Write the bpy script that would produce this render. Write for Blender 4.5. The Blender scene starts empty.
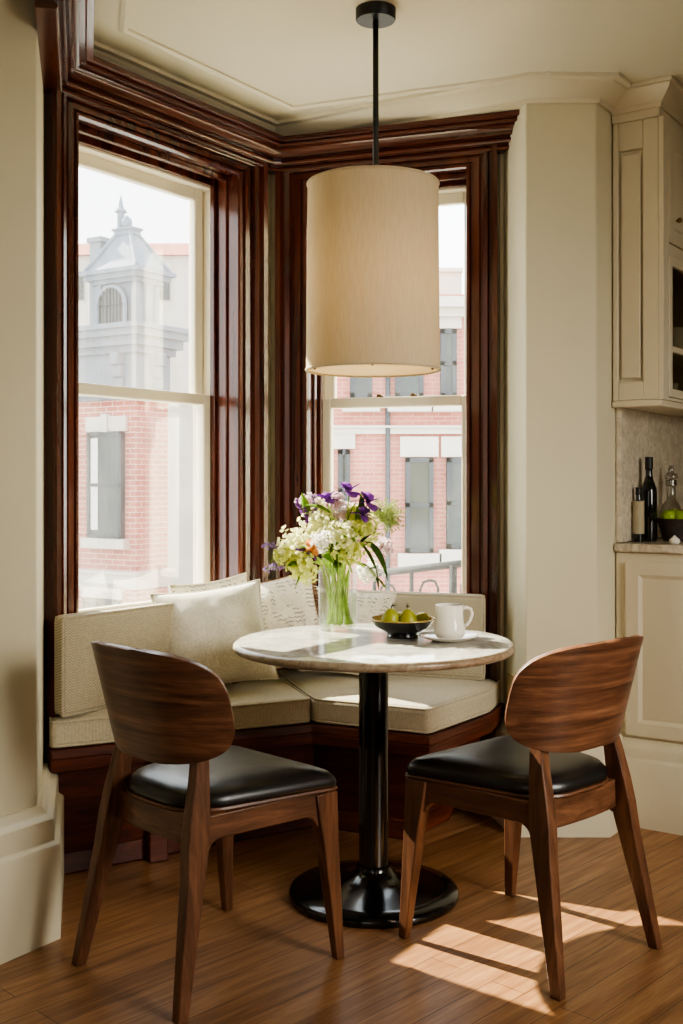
import bpy, math, random
from mathutils import Vector, Matrix, noise
random.seed(7)
C = bpy.context.collection
SC = bpy.context.scene
PI = math.pi
FPX, CX, YH, HZ = 1110.0, 341.5, 482.0, 1.216      # focal length (px), principal column, horizon row, eye height (m)

def at(px, py, Y):
    return Vector(((px-CX)/FPX*Y, Y, HZ+(YH-py)/FPX*Y))

# ------------------------------------------------------------------ materials
def srgb(r, g, b):
    f = lambda c: (c/255/12.92) if c/255 <= .04045 else ((c/255+.055)/1.055)**2.4
    return (f(r), f(g), f(b), 1)

class NT:
    def __init__(s, name):
        s.m = bpy.data.materials.new(name); s.m.use_nodes = True
        s.t = s.m.node_tree; s.t.nodes.clear()
        s.out = s.n('ShaderNodeOutputMaterial')
    def n(s, typ, **kw):
        nd = s.t.nodes.new(typ)
        for k, v in kw.items():
            if k in nd.bl_rna.properties: setattr(nd, k, v)
            else: nd.inputs[k.replace('_', ' ')].default_value = v
        return nd
    def l(s, a, b): s.t.links.new(a, b)
    def coords(s, scale=(1, 1, 1), rotz=0.0, src='Object'):
        tc = s.n('ShaderNodeTexCoord'); mp = s.n('ShaderNodeMapping')
        mp.inputs['Scale'].default_value = scale
        mr = s.n('ShaderNodeMapping'); mr.inputs['Rotation'].default_value = (0, 0, rotz)
        s.l(tc.outputs[src], mr.inputs['Vector']); s.l(mr.outputs['Vector'], mp.inputs['Vector'])
        return mp.outputs['Vector']
    def noise(s, vec, scale, detail=4, rough=.55, dist=0.0):
        nd = s.n('ShaderNodeTexNoise'); nd.inputs['Scale'].default_value = scale
        nd.inputs['Detail'].default_value = detail; nd.inputs['Roughness'].default_value = rough
        nd.inputs['Distortion'].default_value = dist
        s.l(vec, nd.inputs['Vector']); return nd.outputs['Fac']
    def ramp(s, fac, stops):
        nd = s.n('ShaderNodeValToRGB'); e = nd.color_ramp.elements
        while len(e) < len(stops): e.new(.5)
        for i, (p, c) in enumerate(stops):
            e[i].position = p; e[i].color = c
        s.l(fac, nd.inputs['Fac']); return nd.outputs['Color']
    def mixc(s, a, b, fac, mode='MIX'):
        nd = s.n('ShaderNodeMix'); nd.data_type = 'RGBA'; nd.blend_type = mode
        for v, i in ((a, 6), (b, 7)):
            if isinstance(v, tuple): nd.inputs[i].default_value = v
            else: s.l(v, nd.inputs[i])
        if isinstance(fac, (int, float)): nd.inputs[0].default_value = fac
        else: s.l(fac, nd.inputs[0])
        return nd.outputs[2]
    def math(s, op, a, b=None):
        nd = s.n('ShaderNodeMath', operation=op)
        for v, i in ((a, 0), (b, 1)):
            if v is None: continue
            if isinstance(v, (int, float)): nd.inputs[i].default_value = v
            else: s.l(v, nd.inputs[i])
        return nd.outputs[0]
    def bsdf(s, col, rough=.5, bump=None, bstr=.2, bdist=.002, **kw):
        p = s.n('ShaderNodeBsdfPrincipled')
        if isinstance(col, tuple): p.inputs['Base Color'].default_value = col
        else: s.l(col, p.inputs['Base Color'])
        if isinstance(rough, (int, float)): p.inputs['Roughness'].default_value = rough
        else: s.l(rough, p.inputs['Roughness'])
        for k, v in kw.items(): p.inputs[k.replace('_', ' ')].default_value = v
        if bump is not None:
            b = s.n('ShaderNodeBump'); b.inputs['Strength'].default_value = bstr; b.inputs['Distance'].default_value = bdist
            s.l(bump, b.inputs['Height']); s.l(b.outputs['Normal'], p.inputs['Normal'])
        s.l(p.outputs[0], s.out.inputs[0]); return p

def plain(name, rgb, rough=.5, var=.06, scale=8, bstr=.05, **kw):
    t = NT(name); v = t.coords()
    n = t.noise(v, scale)
    c = srgb(*rgb)
    lo = tuple(x*(1-var) for x in c[:3])+(1,); hi = tuple(min(1, x*(1+var)) for x in c[:3])+(1,)
    col = t.ramp(n, [(.3, lo), (.7, hi)])
    t.bsdf(col, rough, bump=t.noise(v, scale*25) if bstr else None, bstr=bstr, bdist=.001, **kw)
    return t.m

def wood(name, dark, mid, light, scale=(30, 30, 1.6), rough=.3, rotz=0, coat=0.0, fine=6.0, src='Object', bst=.06, fmix=.6):
    t = NT(name); v = t.coords(scale, rotz, src)
    n1 = t.noise(v, 1.0, 5, .6, .6)
    v2 = t.coords(tuple(x*fine for x in scale), rotz, src)
    n2 = t.noise(v2, 1.0, 3, .6)
    col = t.ramp(n1, [(.28, srgb(*dark)), (.5, srgb(*mid)), (.74, srgb(*light))])
    col = t.mixc(col, t.ramp(n2, [(.3, (.55, .5, .48, 1)), (.6, (1, 1, 1, 1))]), fmix, 'MULTIPLY')
    t.bsdf(col, rough, bump=n2, bstr=bst, bdist=.001, Coat_Weight=coat, Coat_Roughness=.12)
    return t.m

def fabric(name, rgb, rotz=0, period=.006, herring=False, var=.12):
    t = NT(name)
    c = srgb(*rgb)
    v = t.coords((1, 1, 1), rotz)
    sep = t.n('ShaderNodeSeparateXYZ'); t.l(v, sep.inputs[0])
    k = 2*PI/period
    if herring:
        # zig-zag rows: fold the coordinate along the wall and add the height
        w = t.math('PINGPONG', sep.outputs['X'], .011)
        ph = t.math('MULTIPLY', t.math('ADD', w, sep.outputs['Z']), 2*PI/.0085)
        pat = t.math('ADD', t.math('MULTIPLY', t.math('SINE', ph), .5), .5)
    else:
        a = t.math('SINE', t.math('MULTIPLY', sep.outputs['X'], k)); b = t.math('SINE', t.math('MULTIPLY', sep.outputs['Y'], k))
        pat = t.math('ADD', t.math('MULTIPLY', t.math('MULTIPLY', a, b), .5), .5)
    n = t.noise(t.coords((1, 1, 1), rotz), 120, 3)
    lo = tuple(x*(1-(.42 if herring else .18)) for x in c[:3])+(1,)
    col = t.mixc(lo, c, pat)
    col = t.mixc(col, t.ramp(n, [(.3, (1-var*2, 1-var*2, 1-var*2, 1)), (.65, (1, 1, 1, 1))]), .8, 'MULTIPLY')
    t.bsdf(col, .9, bump=pat, bstr=.25, bdist=.0015, Sheen_Weight=.15)
    return t.m

def petal_mat(name, rgb, var=.1):
    t = NT(name); n = t.noise(t.coords(), 45, 3); c = srgb(*rgb)
    lo = tuple(x*(1-var) for x in c[:3])+(1,); hi = tuple(min(1, x*(1+var)) for x in c[:3])+(1,)
    col = t.ramp(n, [(.3, lo), (.7, hi)])
    d = t.n('ShaderNodeBsdfDiffuse'); t.l(col, d.inputs[0]); tl = t.n('ShaderNodeBsdfTranslucent'); t.l(col, tl.inputs[0])
    mx = t.n('ShaderNodeMixShader'); mx.inputs[0].default_value = .5
    t.l(d.outputs[0], mx.inputs[1]); t.l(tl.outputs[0], mx.inputs[2]); t.l(mx.outputs[0], t.out.inputs[0]); return t.m
M = {}
M['wall'] = plain('cream_paint', (216, 209, 182), .6, .02, 3, .03)
M['ceiling'] = plain('ceiling_paint', (222, 216, 194), .65, .015, 2, .02)
M['trim'] = plain('cream_trim_paint', (219, 211, 186), .4, .02, 5, .02)
M['cabinet'] = plain('cream_cabinet_paint', (217, 207, 182), .42, .02, 5, .02)
M['sash'] = plain('cream_sash_paint', (228, 219, 196), .4, .03, 6, .02)
M['mahogany'] = wood('mahogany', (44, 17, 10), (76, 33, 20), (106, 51, 32), (14, 14, 1.2), .24, coat=.4, bst=.008, fmix=.25)
M['mahogany_c'] = wood('mahogany_cornice', (48, 18, 11), (76, 32, 20), (100, 47, 30), (1.2, 1.2, 50), .24, coat=.4, bst=.008, fmix=.35)
M['mahogany_h'] = wood('mahogany_bench', (52, 22, 12), (88, 38, 22), (118, 60, 36), (4, 4, 30), .42)
M['walnut_v'] = wood('walnut_vertical', (68, 42, 29), (104, 68, 47), (136, 94, 68), (34, 34, 2.2), .38)
M['walnut_h'] = wood('walnut_across', (62, 38, 27), (106, 70, 50), (146, 102, 74), (2.2, 6, 42), .34)
M['walnut_rail'] = wood('walnut_rail', (66, 41, 28), (102, 67, 46), (134, 92, 66), (8, 3, 40), .38)
M['leather'] = plain('black_leather', (22, 22, 23), .33, .1, 6, .12, Specular_IOR_Level=.6)
M['black_metal'] = plain('black_gloss_metal', (12, 12, 13), .16, .05, 4, 0, Coat_Weight=.4, Coat_Roughness=.1)
M['black_matte'] = plain('black_matte_metal', (20, 19, 18), .45, .05, 4, 0)
M['steel'] = plain('dull_steel', (150, 148, 140), .25, .05, 6, 0, Metallic=1.0)
M['brass'] = plain('aged_brass', (120, 92, 52), .35, .1, 8, 0, Metallic=1.0)
M['porcelain'] = plain('white_porcelain', (238, 234, 224), .18, .02, 4, 0, Coat_Weight=.3)
M['coffee'] = plain('coffee', (120, 82, 40), .1, .02, 4, 0)
M['bowl_dark'] = plain('dark_glazed_bowl', (30, 29, 30), .2, .1, 5, 0, Coat_Weight=.3)
M['bowl_gold'] = plain('gold_glaze', (176, 150, 82), .25, .1, 6, 0, Metallic=.5)
M['fruit'] = plain('green_pear_skin', (158, 160, 46), .38, .16, 22, .05)
M['apple'] = plain('green_apple_skin', (146, 176, 44), .3, .12, 14, .02)
M['bark'] = plain('stalk_brown', (74, 52, 30), .6, .2, 30, .1)
M['woven'] = plain('dark_woven', (58, 46, 42), .7, .3, 60, .4)
M['stem'] = petal_mat('stem_green', (200, 220, 132), .25)
M['leaf'] = petal_mat('leaf_green', (134, 166, 74), .2)
M['leaf_dark'] = petal_mat('leaf_dark_green', (80, 104, 56), .2)
M['cream_petal'] = petal_mat('cream_petal', (240, 240, 196))
M['yellow_petal'] = petal_mat('yellow_petal', (236, 238, 158))
M['white_petal'] = petal_mat('white_petal', (252, 250, 240))
M['purple_petal'] = petal_mat('purple_petal', (150, 92, 176))
M['lavender_petal'] = petal_mat('lavender_petal', (184, 160, 200))
M['pink_petal'] = petal_mat('pink_petal', (232, 214, 216))
M['orange_petal'] = petal_mat('orange_petal', (236, 178, 116))
M['lacy_green'] = petal_mat('lacy_green', (202, 214, 150))
M['pillow'] = fabric('linen_pillow', (236, 230, 212), .3, .004)
M['seatfab'] = fabric('linen_seat', (196, 184, 156), .6, .005)
M['fringe'] = plain('brown_fringe', (128, 92, 60), .9, .3, 60, .5)
M['bottle'] = plain('bottle_black_glass', (14, 17, 14), .08, .05, 4, 0, Coat_Weight=.4)
M['label'] = plain('cream_label', (176, 164, 136), .7, .05, 20, 0)
M['outlet'] = plain('tan_plate', (186, 164, 128), .5, .05, 20, 0)
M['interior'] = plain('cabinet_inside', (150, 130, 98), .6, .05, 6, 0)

def glass(name, tint=(1, 1, 1, 1), refl=.08, haze=0.0, rough=.02):
    t = NT(name)
    tr = t.n('ShaderNodeBsdfTransparent'); tr.inputs[0].default_value = tint
    gl = t.n('ShaderNodeBsdfGlossy'); gl.inputs['Roughness'].default_value = rough
    lw = t.n('ShaderNodeLayerWeight'); lw.inputs['Blend'].default_value = .35
    fac = t.math('ADD', t.math('MULTIPLY', lw.outputs['Fresnel'], .32), refl*.25)
    fac = t.math('MINIMUM', fac, .9)
    mx = t.n('ShaderNodeMixShader'); t.l(fac, mx.inputs[0]); t.l(tr.outputs[0], mx.inputs[1]); t.l(gl.outputs[0], mx.inputs[2])
    res = mx.outputs[0]
    if haze:
        df = t.n('ShaderNodeBsdfTranslucent'); df.inputs[0].default_value = (1, 1, 1, 1)
        n = t.noise(t.coords((3, 3, 1.2)), 2.2, 5, .6, .8)
        hz = t.math('MULTIPLY', t.ramp(n, [(.35, (.35, .35, .35, 1)), (.7, (1, 1, 1, 1))]), haze)
        m2 = t.n('ShaderNodeMixShader'); t.l(hz, m2.inputs[0])
        t.l(res, m2.inputs[1]); t.l(df.outputs[0], m2.inputs[2]); res = m2.outputs[0]
    t.l(res, t.out.inputs[0]); return t.m
M['pane'] = glass('window_glass', (.97, .98, .97, 1), .04, .022)
M['clear'] = glass('vase_glass', (.985, .995, .985, 1), .06)
M['water'] = glass('vase_water', (.93, .97, .86, 1), .05)
M['cab_glass'] = glass('cabinet_glass', (.8, .78, .72, 1), .06)
M['crystal'] = glass('crystal', (.72, .7, .66, 1), .5)

def shade_mat():
    t = NT('shade_linen'); v = t.coords((60, 60, 5)); n = t.noise(v, 4, 4)
    col = t.ramp(n, [(.3, srgb(222, 208, 178)), (.7, srgb(232, 220, 194))])
    d = t.n('ShaderNodeBsdfDiffuse'); t.l(col, d.inputs[0])
    tl = t.n('ShaderNodeBsdfTranslucent'); t.l(col, tl.inputs[0])
    mx = t.n('ShaderNodeMixShader'); mx.inputs[0].default_value = .3
    t.l(d.outputs[0], mx.inputs[1]); t.l(tl.outputs[0], mx.inputs[2]); t.l(mx.outputs[0], t.out.inputs[0]); return t.m
M['shade'] = shade_mat()
def diffuser_mat():
    t = NT('acrylic_diffuser'); v = t.coords()
    col = t.ramp(t.noise(v, 3), [(.3, srgb(236, 226, 200)), (.7, srgb(244, 236, 214))])
    d = t.n('ShaderNodeBsdfDiffuse'); t.l(col, d.inputs[0])
    tl = t.n('ShaderNodeBsdfTranslucent'); t.l(col, tl.inputs[0])
    mx = t.n('ShaderNodeMixShader'); mx.inputs[0].default_value = .6
    t.l(d.outputs[0], mx.inputs[1]); t.l(tl.outputs[0], mx.inputs[2]); t.l(mx.outputs[0], t.out.inputs[0]); return t.m
M['diffuser'] = diffuser_mat()

def floor_mat():
    t = NT('oak_planks'); ang = math.radians(-46)
    v = t.coords((1, 1, 1), ang)
    br = t.n('ShaderNodeTexBrick'); br.offset = .37; br.offset_frequency = 2
    br.inputs['Scale'].default_value = 1.0; br.inputs['Brick Width'].default_value = 1.35; br.inputs['Row Height'].default_value = .095
    br.inputs['Mortar Size'].default_value = .0014; br.inputs['Mortar Smooth'].default_value = .1; br.inputs['Bias'].default_value = 0
    br.inputs['Color1'].default_value = (0, 0, 0, 1); br.inputs['Color2'].default_value = (1, 1, 1, 1); br.inputs['Mortar'].default_value = (.5, .5, .5, 1)
    t.l(v, br.inputs['Vector'])
    g = t.noise(t.coords((1.6, 22, 1), ang), 2.0, 6, .62, .5)
    g2 = t.noise(t.coords((4, 130, 1), ang), 2.0, 3, .6)
    base = t.ramp(g, [(.25, srgb(122, 84, 54)), (.5, srgb(160, 116, 78)), (.75, srgb(190, 146, 102))])
    var = t.ramp(br.outputs['Color'], [(0, (.74, .71, .68, 1)), (1, (1.0, 1.0, 1.0, 1))])
    col = t.mixc(base, var, 1.0, 'MULTIPLY')
    col = t.mixc(col, t.ramp(g2, [(.35, (.72, .68, .62, 1)), (.6, (1, 1, 1, 1))]), .7, 'MULTIPLY')
    col = t.mixc(col, srgb(48, 28, 16), t.math('MULTIPLY', br.outputs['Fac'], .75))
    t.bsdf(col, t.ramp(g, [(.3, (.38, .38, .38, 1)), (.7, (.28, .28, .28, 1))]), bump=t.math('SUBTRACT', t.math('MULTIPLY', g2, .15), br.outputs['Fac']), bstr=.2, bdist=.001)
    return t.m
M['floor'] = floor_mat()

def marble(name, base, vein, scale=3.0, rough=.1, amt=1.0):
    t = NT(name); v = t.coords()
    n = t.noise(v, scale, 8, .62, 1.6)
    ab = t.math('ABSOLUTE', t.math('SUBTRACT', n, .5))
    ve = t.ramp(ab, [(0, (1, 1, 1, 1)), (.05, (.35, .35, .35, 1)), (.14, (0, 0, 0, 1))])
    cl = t.noise(v, scale*1.7, 5, .6, .8)
    col = t.ramp(cl, [(.3, tuple(x*.72 for x in srgb(*base)[:3])+(1,)), (.62, srgb(*base))])
    col = t.mixc(col, srgb(*vein), t.math('MULTIPLY', ve, .6*amt))
    t.bsdf(col, rough, Coat_Weight=.2)
    return t.m
M['marble'] = marble('table_marble', (222, 220, 210), (120, 116, 104), 4.0, .1, .8)
M['marble_edge'] = marble('table_marble_edge', (176, 160, 136), (110, 84, 58), 14.0, .35)
M['counter'] = marble('counter_marble', (222, 212, 192), (150, 132, 106), 9.0, .25)
M['splash'] = marble('backsplash_marble', (232, 222, 202), (160, 142, 118), 14.0, .35, .7)

def script_mat():
    t = NT('script_print_linen'); tc = t.n('ShaderNodeTexCoord')
    sep = t.n('ShaderNodeSeparateXYZ'); t.l(tc.outputs['UV'], sep.inputs[0])
    row = t.math('MULTIPLY', sep.outputs['Y'], 21.0)
    mp = t.n('ShaderNodeMapping'); mp.inputs['Scale'].default_value = (52, 3, 1); t.l(tc.outputs['UV'], mp.inputs['Vector'])
    wig = t.noise(mp.outputs['Vector'], 1.0, 3, .7)
    fr = t.math('FRACT', t.math('ADD', row, t.math('MULTIPLY', t.math('SUBTRACT', wig, .5), 2.4)))
    d = t.math('ABSOLUTE', t.math('SUBTRACT', fr, .5))
    ink = t.math('LESS_THAN', d, .12)
    mp2 = t.n('ShaderNodeMapping'); mp2.inputs['Scale'].default_value = (9, 5, 1); t.l(tc.outputs['UV'], mp2.inputs['Vector'])
    gap = t.math('GREATER_THAN', t.noise(mp2.outputs['Vector'], 1.0, 3), .52)
    ink = t.math('MULTIPLY', ink, gap)
    n = t.noise(t.coords(), 90, 3)
    base = t.ramp(n, [(.3, srgb(216, 208, 188)), (.7, srgb(236, 230, 214))])
    col = t.mixc(base, srgb(64, 58, 52), t.math('MULTIPLY', ink, .85))
    t.bsdf(col, .9, bump=n, bstr=.1)
    return t.m
M['script'] = script_mat()

def brick_mat(name, c1, c2, mortar, ang, scale=1.0, row=.14):
    t = NT(name)
    tc = t.n('ShaderNodeTexCoord'); mr = t.n('ShaderNodeMapping'); mr.inputs['Rotation'].default_value = (0, 0, ang)
    t.l(tc.outputs['Object'], mr.inputs['Vector'])
    sep = t.n('ShaderNodeSeparateXYZ'); t.l(mr.outputs['Vector'], sep.inputs[0])
    cb = t.n('ShaderNodeCombineXYZ')
    t.l(t.math('ADD', sep.outputs['X'], sep.outputs['Y']), cb.inputs[0]); t.l(sep.outputs['Z'], cb.inputs[1])
    br = t.n('ShaderNodeTexBrick')
    br.inputs['Scale'].default_value = scale; br.inputs['Brick Width'].default_value = row*3; br.inputs['Row Height'].default_value = row
    br.inputs['Mortar Size'].default_value = row*.11; br.inputs['Mortar Smooth'].default_value = .3
    br.inputs['Color1'].default_value = srgb(*c1); br.inputs['Color2'].default_value = srgb(*c2); br.inputs['Mortar'].default_value = srgb(*mortar)
    t.l(cb.outputs[0], br.inputs['Vector'])
    n = t.noise(t.coords(), .8, 5)
    col = t.mixc(br.outputs['Color'], t.ramp(n, [(.3, (.8, .78, .78, 1)), (.7, (1.05, 1.05, 1.05, 1))]), .9, 'MULTIPLY')
    t.bsdf(col, .9); return t.m
M['brick1'] = brick_mat('red_brick', (164, 92, 74), (188, 114, 92), (206, 176, 158), math.radians(32))
M['brick2'] = brick_mat('pink_brick', (178, 106, 92), (192, 122, 106), (200, 154, 138), 0, row=.085)
M['slate'] = plain('grey_slate', (118, 126, 136), .7, .06, 3, 0)
M['stone'] = plain('pale_stone', (196, 188, 174), .8, .06, 2, 0)
M['stone_grey'] = plain('grey_painted_stone', (122, 129, 134), .8, .06, 2, 0)
M['dark_frame'] = plain('dark_window_frame', (44, 50, 54), .5, .06, 4, 0)
M['dark_pane'] = plain('dark_window_glass', (46, 54, 52), .08, .2, 1.2, 0)
M['foliage'] = plain('foliage', (150, 168, 84), .7, .3, 3, 0)
M['curtain'] = plain('white_curtain', (214, 212, 206), .9, .06, 6, 0)
M['roof_red'] = plain('red_roof', (176, 104, 82), .8, .08, 1, 0)
M['iron'] = plain('black_iron', (14, 15, 16), .85, .06, 6, 0)
M['pavement'] = plain('street_asphalt', (150, 148, 142), .9, .08, .5, 0)

# ------------------------------------------------------------------ mesh builder
class MB:
    def __init__(s): s.v = []; s.f = []; s.uv = {}; s.mi = []
    def add(s, vs, fs, mi=0):
        o = len(s.v); s.v += [Vector(x) for x in vs]
        for f in fs: s.f.append([i+o for i in f]); s.mi.append(mi)
        return o
    def hexa(s, b, t, mi=0):                       # bottom quad, top quad
        s.add(list(b)+list(t), [(3, 2, 1, 0), (4, 5, 6, 7), (0, 1, 5, 4), (1, 2, 6, 5), (2, 3, 7, 6), (3, 0, 4, 7)], mi)
    def box(s, x0, x1, y0, y1, z0, z1, fr=None, mi=0):
        q = [(x0, y0), (x1, y0), (x1, y1), (x0, y1)]
        g = fr if fr else (lambda a, b, z: Vector((a, b, z)))
        s.hexa([g(a, b, z0) for a, b in q], [g(a, b, z1) for a, b in q], mi)
    def prism(s, pts, z0, z1, pts_top=None, mi=0):
        n = len(pts); pt = pts_top or pts
        vs = [(p[0], p[1], z0) for p in pts]+[(p[0], p[1], z1) for p in pt]
        s.add(vs, [tuple(range(n-1, -1, -1)), tuple(range(n, 2*n))]+[(i, (i+1) % n, n+(i+1) % n, n+i) for i in range(n)], mi)
    def loft(s, rings, cap=True, closed=True, mi=0):
        n = len(rings[0]); o = len(s.v); fs = []
        for k in range(len(rings)-1):
            for i in range(n if closed else n-1):
                j = (i+1) % n
                fs.append((k*n+i, k*n+j, (k+1)*n+j, (k+1)*n+i))
        if cap: fs += [tuple(range(n-1, -1, -1)), tuple((len(rings)-1)*n+i for i in range(n))]
        s.add([v for r in rings for v in r], fs, mi)
    def lathe(s, prof, c=(0, 0, 0), seg=40, mi=0):  # profile [(r, z)]; r==0 allowed at the ends
        c = Vector(c); vs = []; idx = []
        for r, z in prof:
            if r < 1e-6: idx.append([len(vs)]); vs.append(c+Vector((0, 0, z)))
            else:
                idx.append(list(range(len(vs), len(vs)+seg)))
                vs += [c+Vector((r*math.cos(2*PI*i/seg), r*math.sin(2*PI*i/seg), z)) for i in range(seg)]
        fs = []
        for a, b in zip(idx, idx[1:]):
            for i in range(seg):
                j = (i+1) % seg
                if len(a) == 1 and len(b) == 1: continue
                if len(a) == 1: fs.append((a[0], b[j], b[i]))
                elif len(b) == 1: fs.append((a[i], a[j], b[0]))
                else: fs.append((a[i], a[j], b[j], b[i]))
        s.add(vs, fs, mi)
    def tube(s, pts, r, seg=8, cap=True, closed=False, mi=0):
        pts = [Vector(p) for p in pts]; n = len(pts)
        rr = r if isinstance(r, (list, tuple)) else [r]*n
        up = Vector((0, 0, 1)); rings = []; prev = None
        for i, p in enumerate(pts):
            a = pts[i-1] if (i > 0 or closed) else p; b = pts[(i+1) % n] if (i < n-1 or closed) else p
            d = (b-a).normalized()
            x = (prev - d*prev.dot(d)) if prev else d.cross(up if abs(d.z) < .9 else Vector((1, 0, 0)))
            if x.length < 1e-6: x = d.orthogonal()
            x.normalize(); y = d.cross(x); prev = x
            rings.append([p+(x*math.cos(2*PI*k/seg)+y*math.sin(2*PI*k/seg))*rr[i] for k in range(seg)])
        if closed: rings.append(rings[0]); cap = False
        s.loft(rings, cap, mi=mi)
    def sweep(s, path, prof, sign=1, mi=0):         # plan polyline, profile [(offset, z)] with mitred corners
        P = [Vector((p[0], p[1])) for p in path]; rings = []
        for i, p in enumerate(P):
            ds = []
            if i > 0: ds.append((P[i]-P[i-1]).normalized())
            if i < len(P)-1: ds.append((P[i+1]-P[i]).normalized())
            ns = [Vector((-d.y, d.x))*sign for d in ds]
            m = ns[0] if len(ns) == 1 else (ns[0]+ns[1])/(1+ns[0].dot(ns[1]))
            rings.append([Vector((p.x+m.x*b, p.y+m.y*b, z)) for b, z in prof])
        s.loft(rings, True, mi=mi)
    def blob(s, c, r, seg=12, rings=8, mi=0):
        prof = [(r[0]*math.sin(PI*k/rings), -r[1]*math.cos(PI*k/rings)) for k in range(rings+1)]
        s.lathe(prof, c, seg, mi)
    def build(s, name, mat, parent=None, smooth=False, bevel=0, seg=2, sub=0, solid=0, auto=None):
        me = bpy.data.meshes.new(name)
        inv = PM[parent.name].inverted() if parent is not None and parent.name in PM else None
        vs = [inv @ v if inv is not None else v for v in s.v]
        me.from_pydata([tuple(v) for v in vs], [], s.f)
        mats = mat if isinstance(mat, (list, tuple)) else [mat]
        for m in mats: me.materials.append(m)
        if len(mats) > 1:
            for p, i in zip(me.polygons, s.mi): p.material_index = i
        if s.uv:
            l = me.uv_layers.new(name='UVMap')
            for lp in me.loops: l.data[lp.index].uv = s.uv.get(lp.vertex_index, (0, 0))
        import bmesh
        bm = bmesh.new(); bm.from_mesh(me); bmesh.ops.recalc_face_normals(bm, faces=bm.faces); bm.to_mesh(me); bm.free()
        o = bpy.data.objects.new(name, me); C.objects.link(o)
        if parent is not None:
            o.parent = parent; PM[o.name] = PM[parent.name]
        if solid:
            md = o.modifiers.new('solid', 'SOLIDIFY'); md.thickness = solid; md.offset = 0
        if bevel:
            md = o.modifiers.new('bevel', 'BEVEL'); md.width = bevel; md.segments = seg; md.limit_method = 'ANGLE'; md.angle_limit = math.radians(40)
        if sub:
            md = o.modifiers.new('sub', 'SUBSURF'); md.levels = sub; md.render_levels = sub
        if smooth or bevel or auto:
            for p in me.polygons: p.use_smooth = True
            if not (smooth is True and not auto):
                try:
                    me.set_sharp_from_angle(angle=math.radians(auto or 40))
                except Exception: pass
        return o

PM = {}
def empty(name, loc=(0, 0, 0), rz=0.0, parent=None):
    o = bpy.data.objects.new(name, None); C.objects.link(o); o.empty_display_size = .1
    o.location = loc; o.rotation_euler = (0, 0, rz)
    PM[o.name] = Matrix.Translation(loc) @ Matrix.Rotation(rz, 4, 'Z')
    if parent: o.parent = parent
    return o
def tag(o, label, cat, group=None):
    o['label'] = label; o['category'] = cat
    if group: o['group'] = group
    return o
def thing(name, label, cat, loc=(0, 0, 0), rz=0.0, group=None):
    return tag(empty(name, loc, rz), label, cat, group)
def struct(o): o['kind'] = 'structure'; return o

# ------------------------------------------------------------------ bay geometry
CB = Vector((-.279, 4.40))                                   # inner corner of the two window walls
uA = Vector((-.562, -.827)).normalized(); nA = Vector((.827, -.562)).normalized()
uB = Vector((.943, -.333)).normalized(); nB = Vector((-.333, -.943)).normalized()
dA = -uA
def FA(t, b, z): p = CB+uA*t+nA*b; return Vector((p.x, p.y, z))
def FB(t, b, z): p = CB+uB*t+nB*b; return Vector((p.x, p.y, z))
ZC = 2.605
QA = CB+uA*1.15                                              # left end of window wall A
E = Vector((-.815, 2.97))                                    # protruding corner of the near left wall
NW = E+uA*2.6                                                # far (near-camera) end of left wall
COL = [Vector((.64, 3.86)), Vector((.887, 3.86))]            # column front face
KW = COL[1]+dA*2.4                                           # end of kitchen wall

# floor / ceiling / shell
ROOM = [(NW.x-.25, -1.95), (NW.x-.25, NW.y+.05), NW-nA*.3, FA(1.3, -.26, 0).xy, FA(-.19, -.26, 0).xy, FB(-.19, -.26, 0).xy, FB(1.1, -.26, 0).xy, KW-nA*.3, (KW.x-.2, KW.y+.2), (3.4, KW.y+.2), (3.4, -1.95)]
m = MB(); m.prism(ROOM, -.12, 0); struct(m.build('floor', M['floor']))
m = MB(); m.prism(ROOM, ZC, ZC+.15); struct(m.build('ceiling', M['ceiling']))

A_OPEN = (.232, 1.03, .70, 2.38); B_OPEN = (.165, .793, .70, 2.38)
def wall_with_hole(F, t0, t1, op, name):
    a, b, z0, z1 = op; e = .022; TH = -.21
    m = MB()
    m.box(t0, t1, TH, 0, 0, z0-e, F); m.box(t0, t1, TH, 0, z1+e, ZC, F)
    m.box(t0, a-e, TH, 0, z0-e, z1+e, F); m.box(b+e, t1, TH, 0, z0-e, z1+e, F)
    return struct(m.build(name, M['wall']))
wall_with_hole(FA, -.19, 1.15, A_OPEN, 'wall_window_left')
wall_with_hole(FB, -.19, 1.06, B_OPEN, 'wall_window_right')
m = MB(); o1 = NW-nA*.35
m.prism([QA, E, NW, o1, QA-nA*.35], 0, ZC); struct(m.build('wall_left', M['wall'], bevel=.006))
m = MB(); m.prism([(.64, 3.86), COL[1], KW, KW-nA*.3, (.75, 4.6), (.597, 4.088)], 0, ZC); struct(m.build('wall_right', M['wall'], bevel=.006))
m = MB(); m.box(NW.x-.25, NW.x, -1.8, NW.y+.05, 0, ZC); struct(m.build('wall_left_back', M['wall']))
m = MB(); m.box(-3.2, 3.6, -1.95, -1.8, 0, ZC); struct(m.build('wall_back', M['wall']))
m = MB(); m.box(3.2, 3.4, -1.8, KW.y+.2, 0, ZC); struct(m.build('wall_kitchen_side', M['wall']))
m = MB(); m.box(KW.x-.25, 3.3, KW.y, KW.y+.2, 0, ZC); struct(m.build('wall_kitchen_end', M['wall']))

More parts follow.
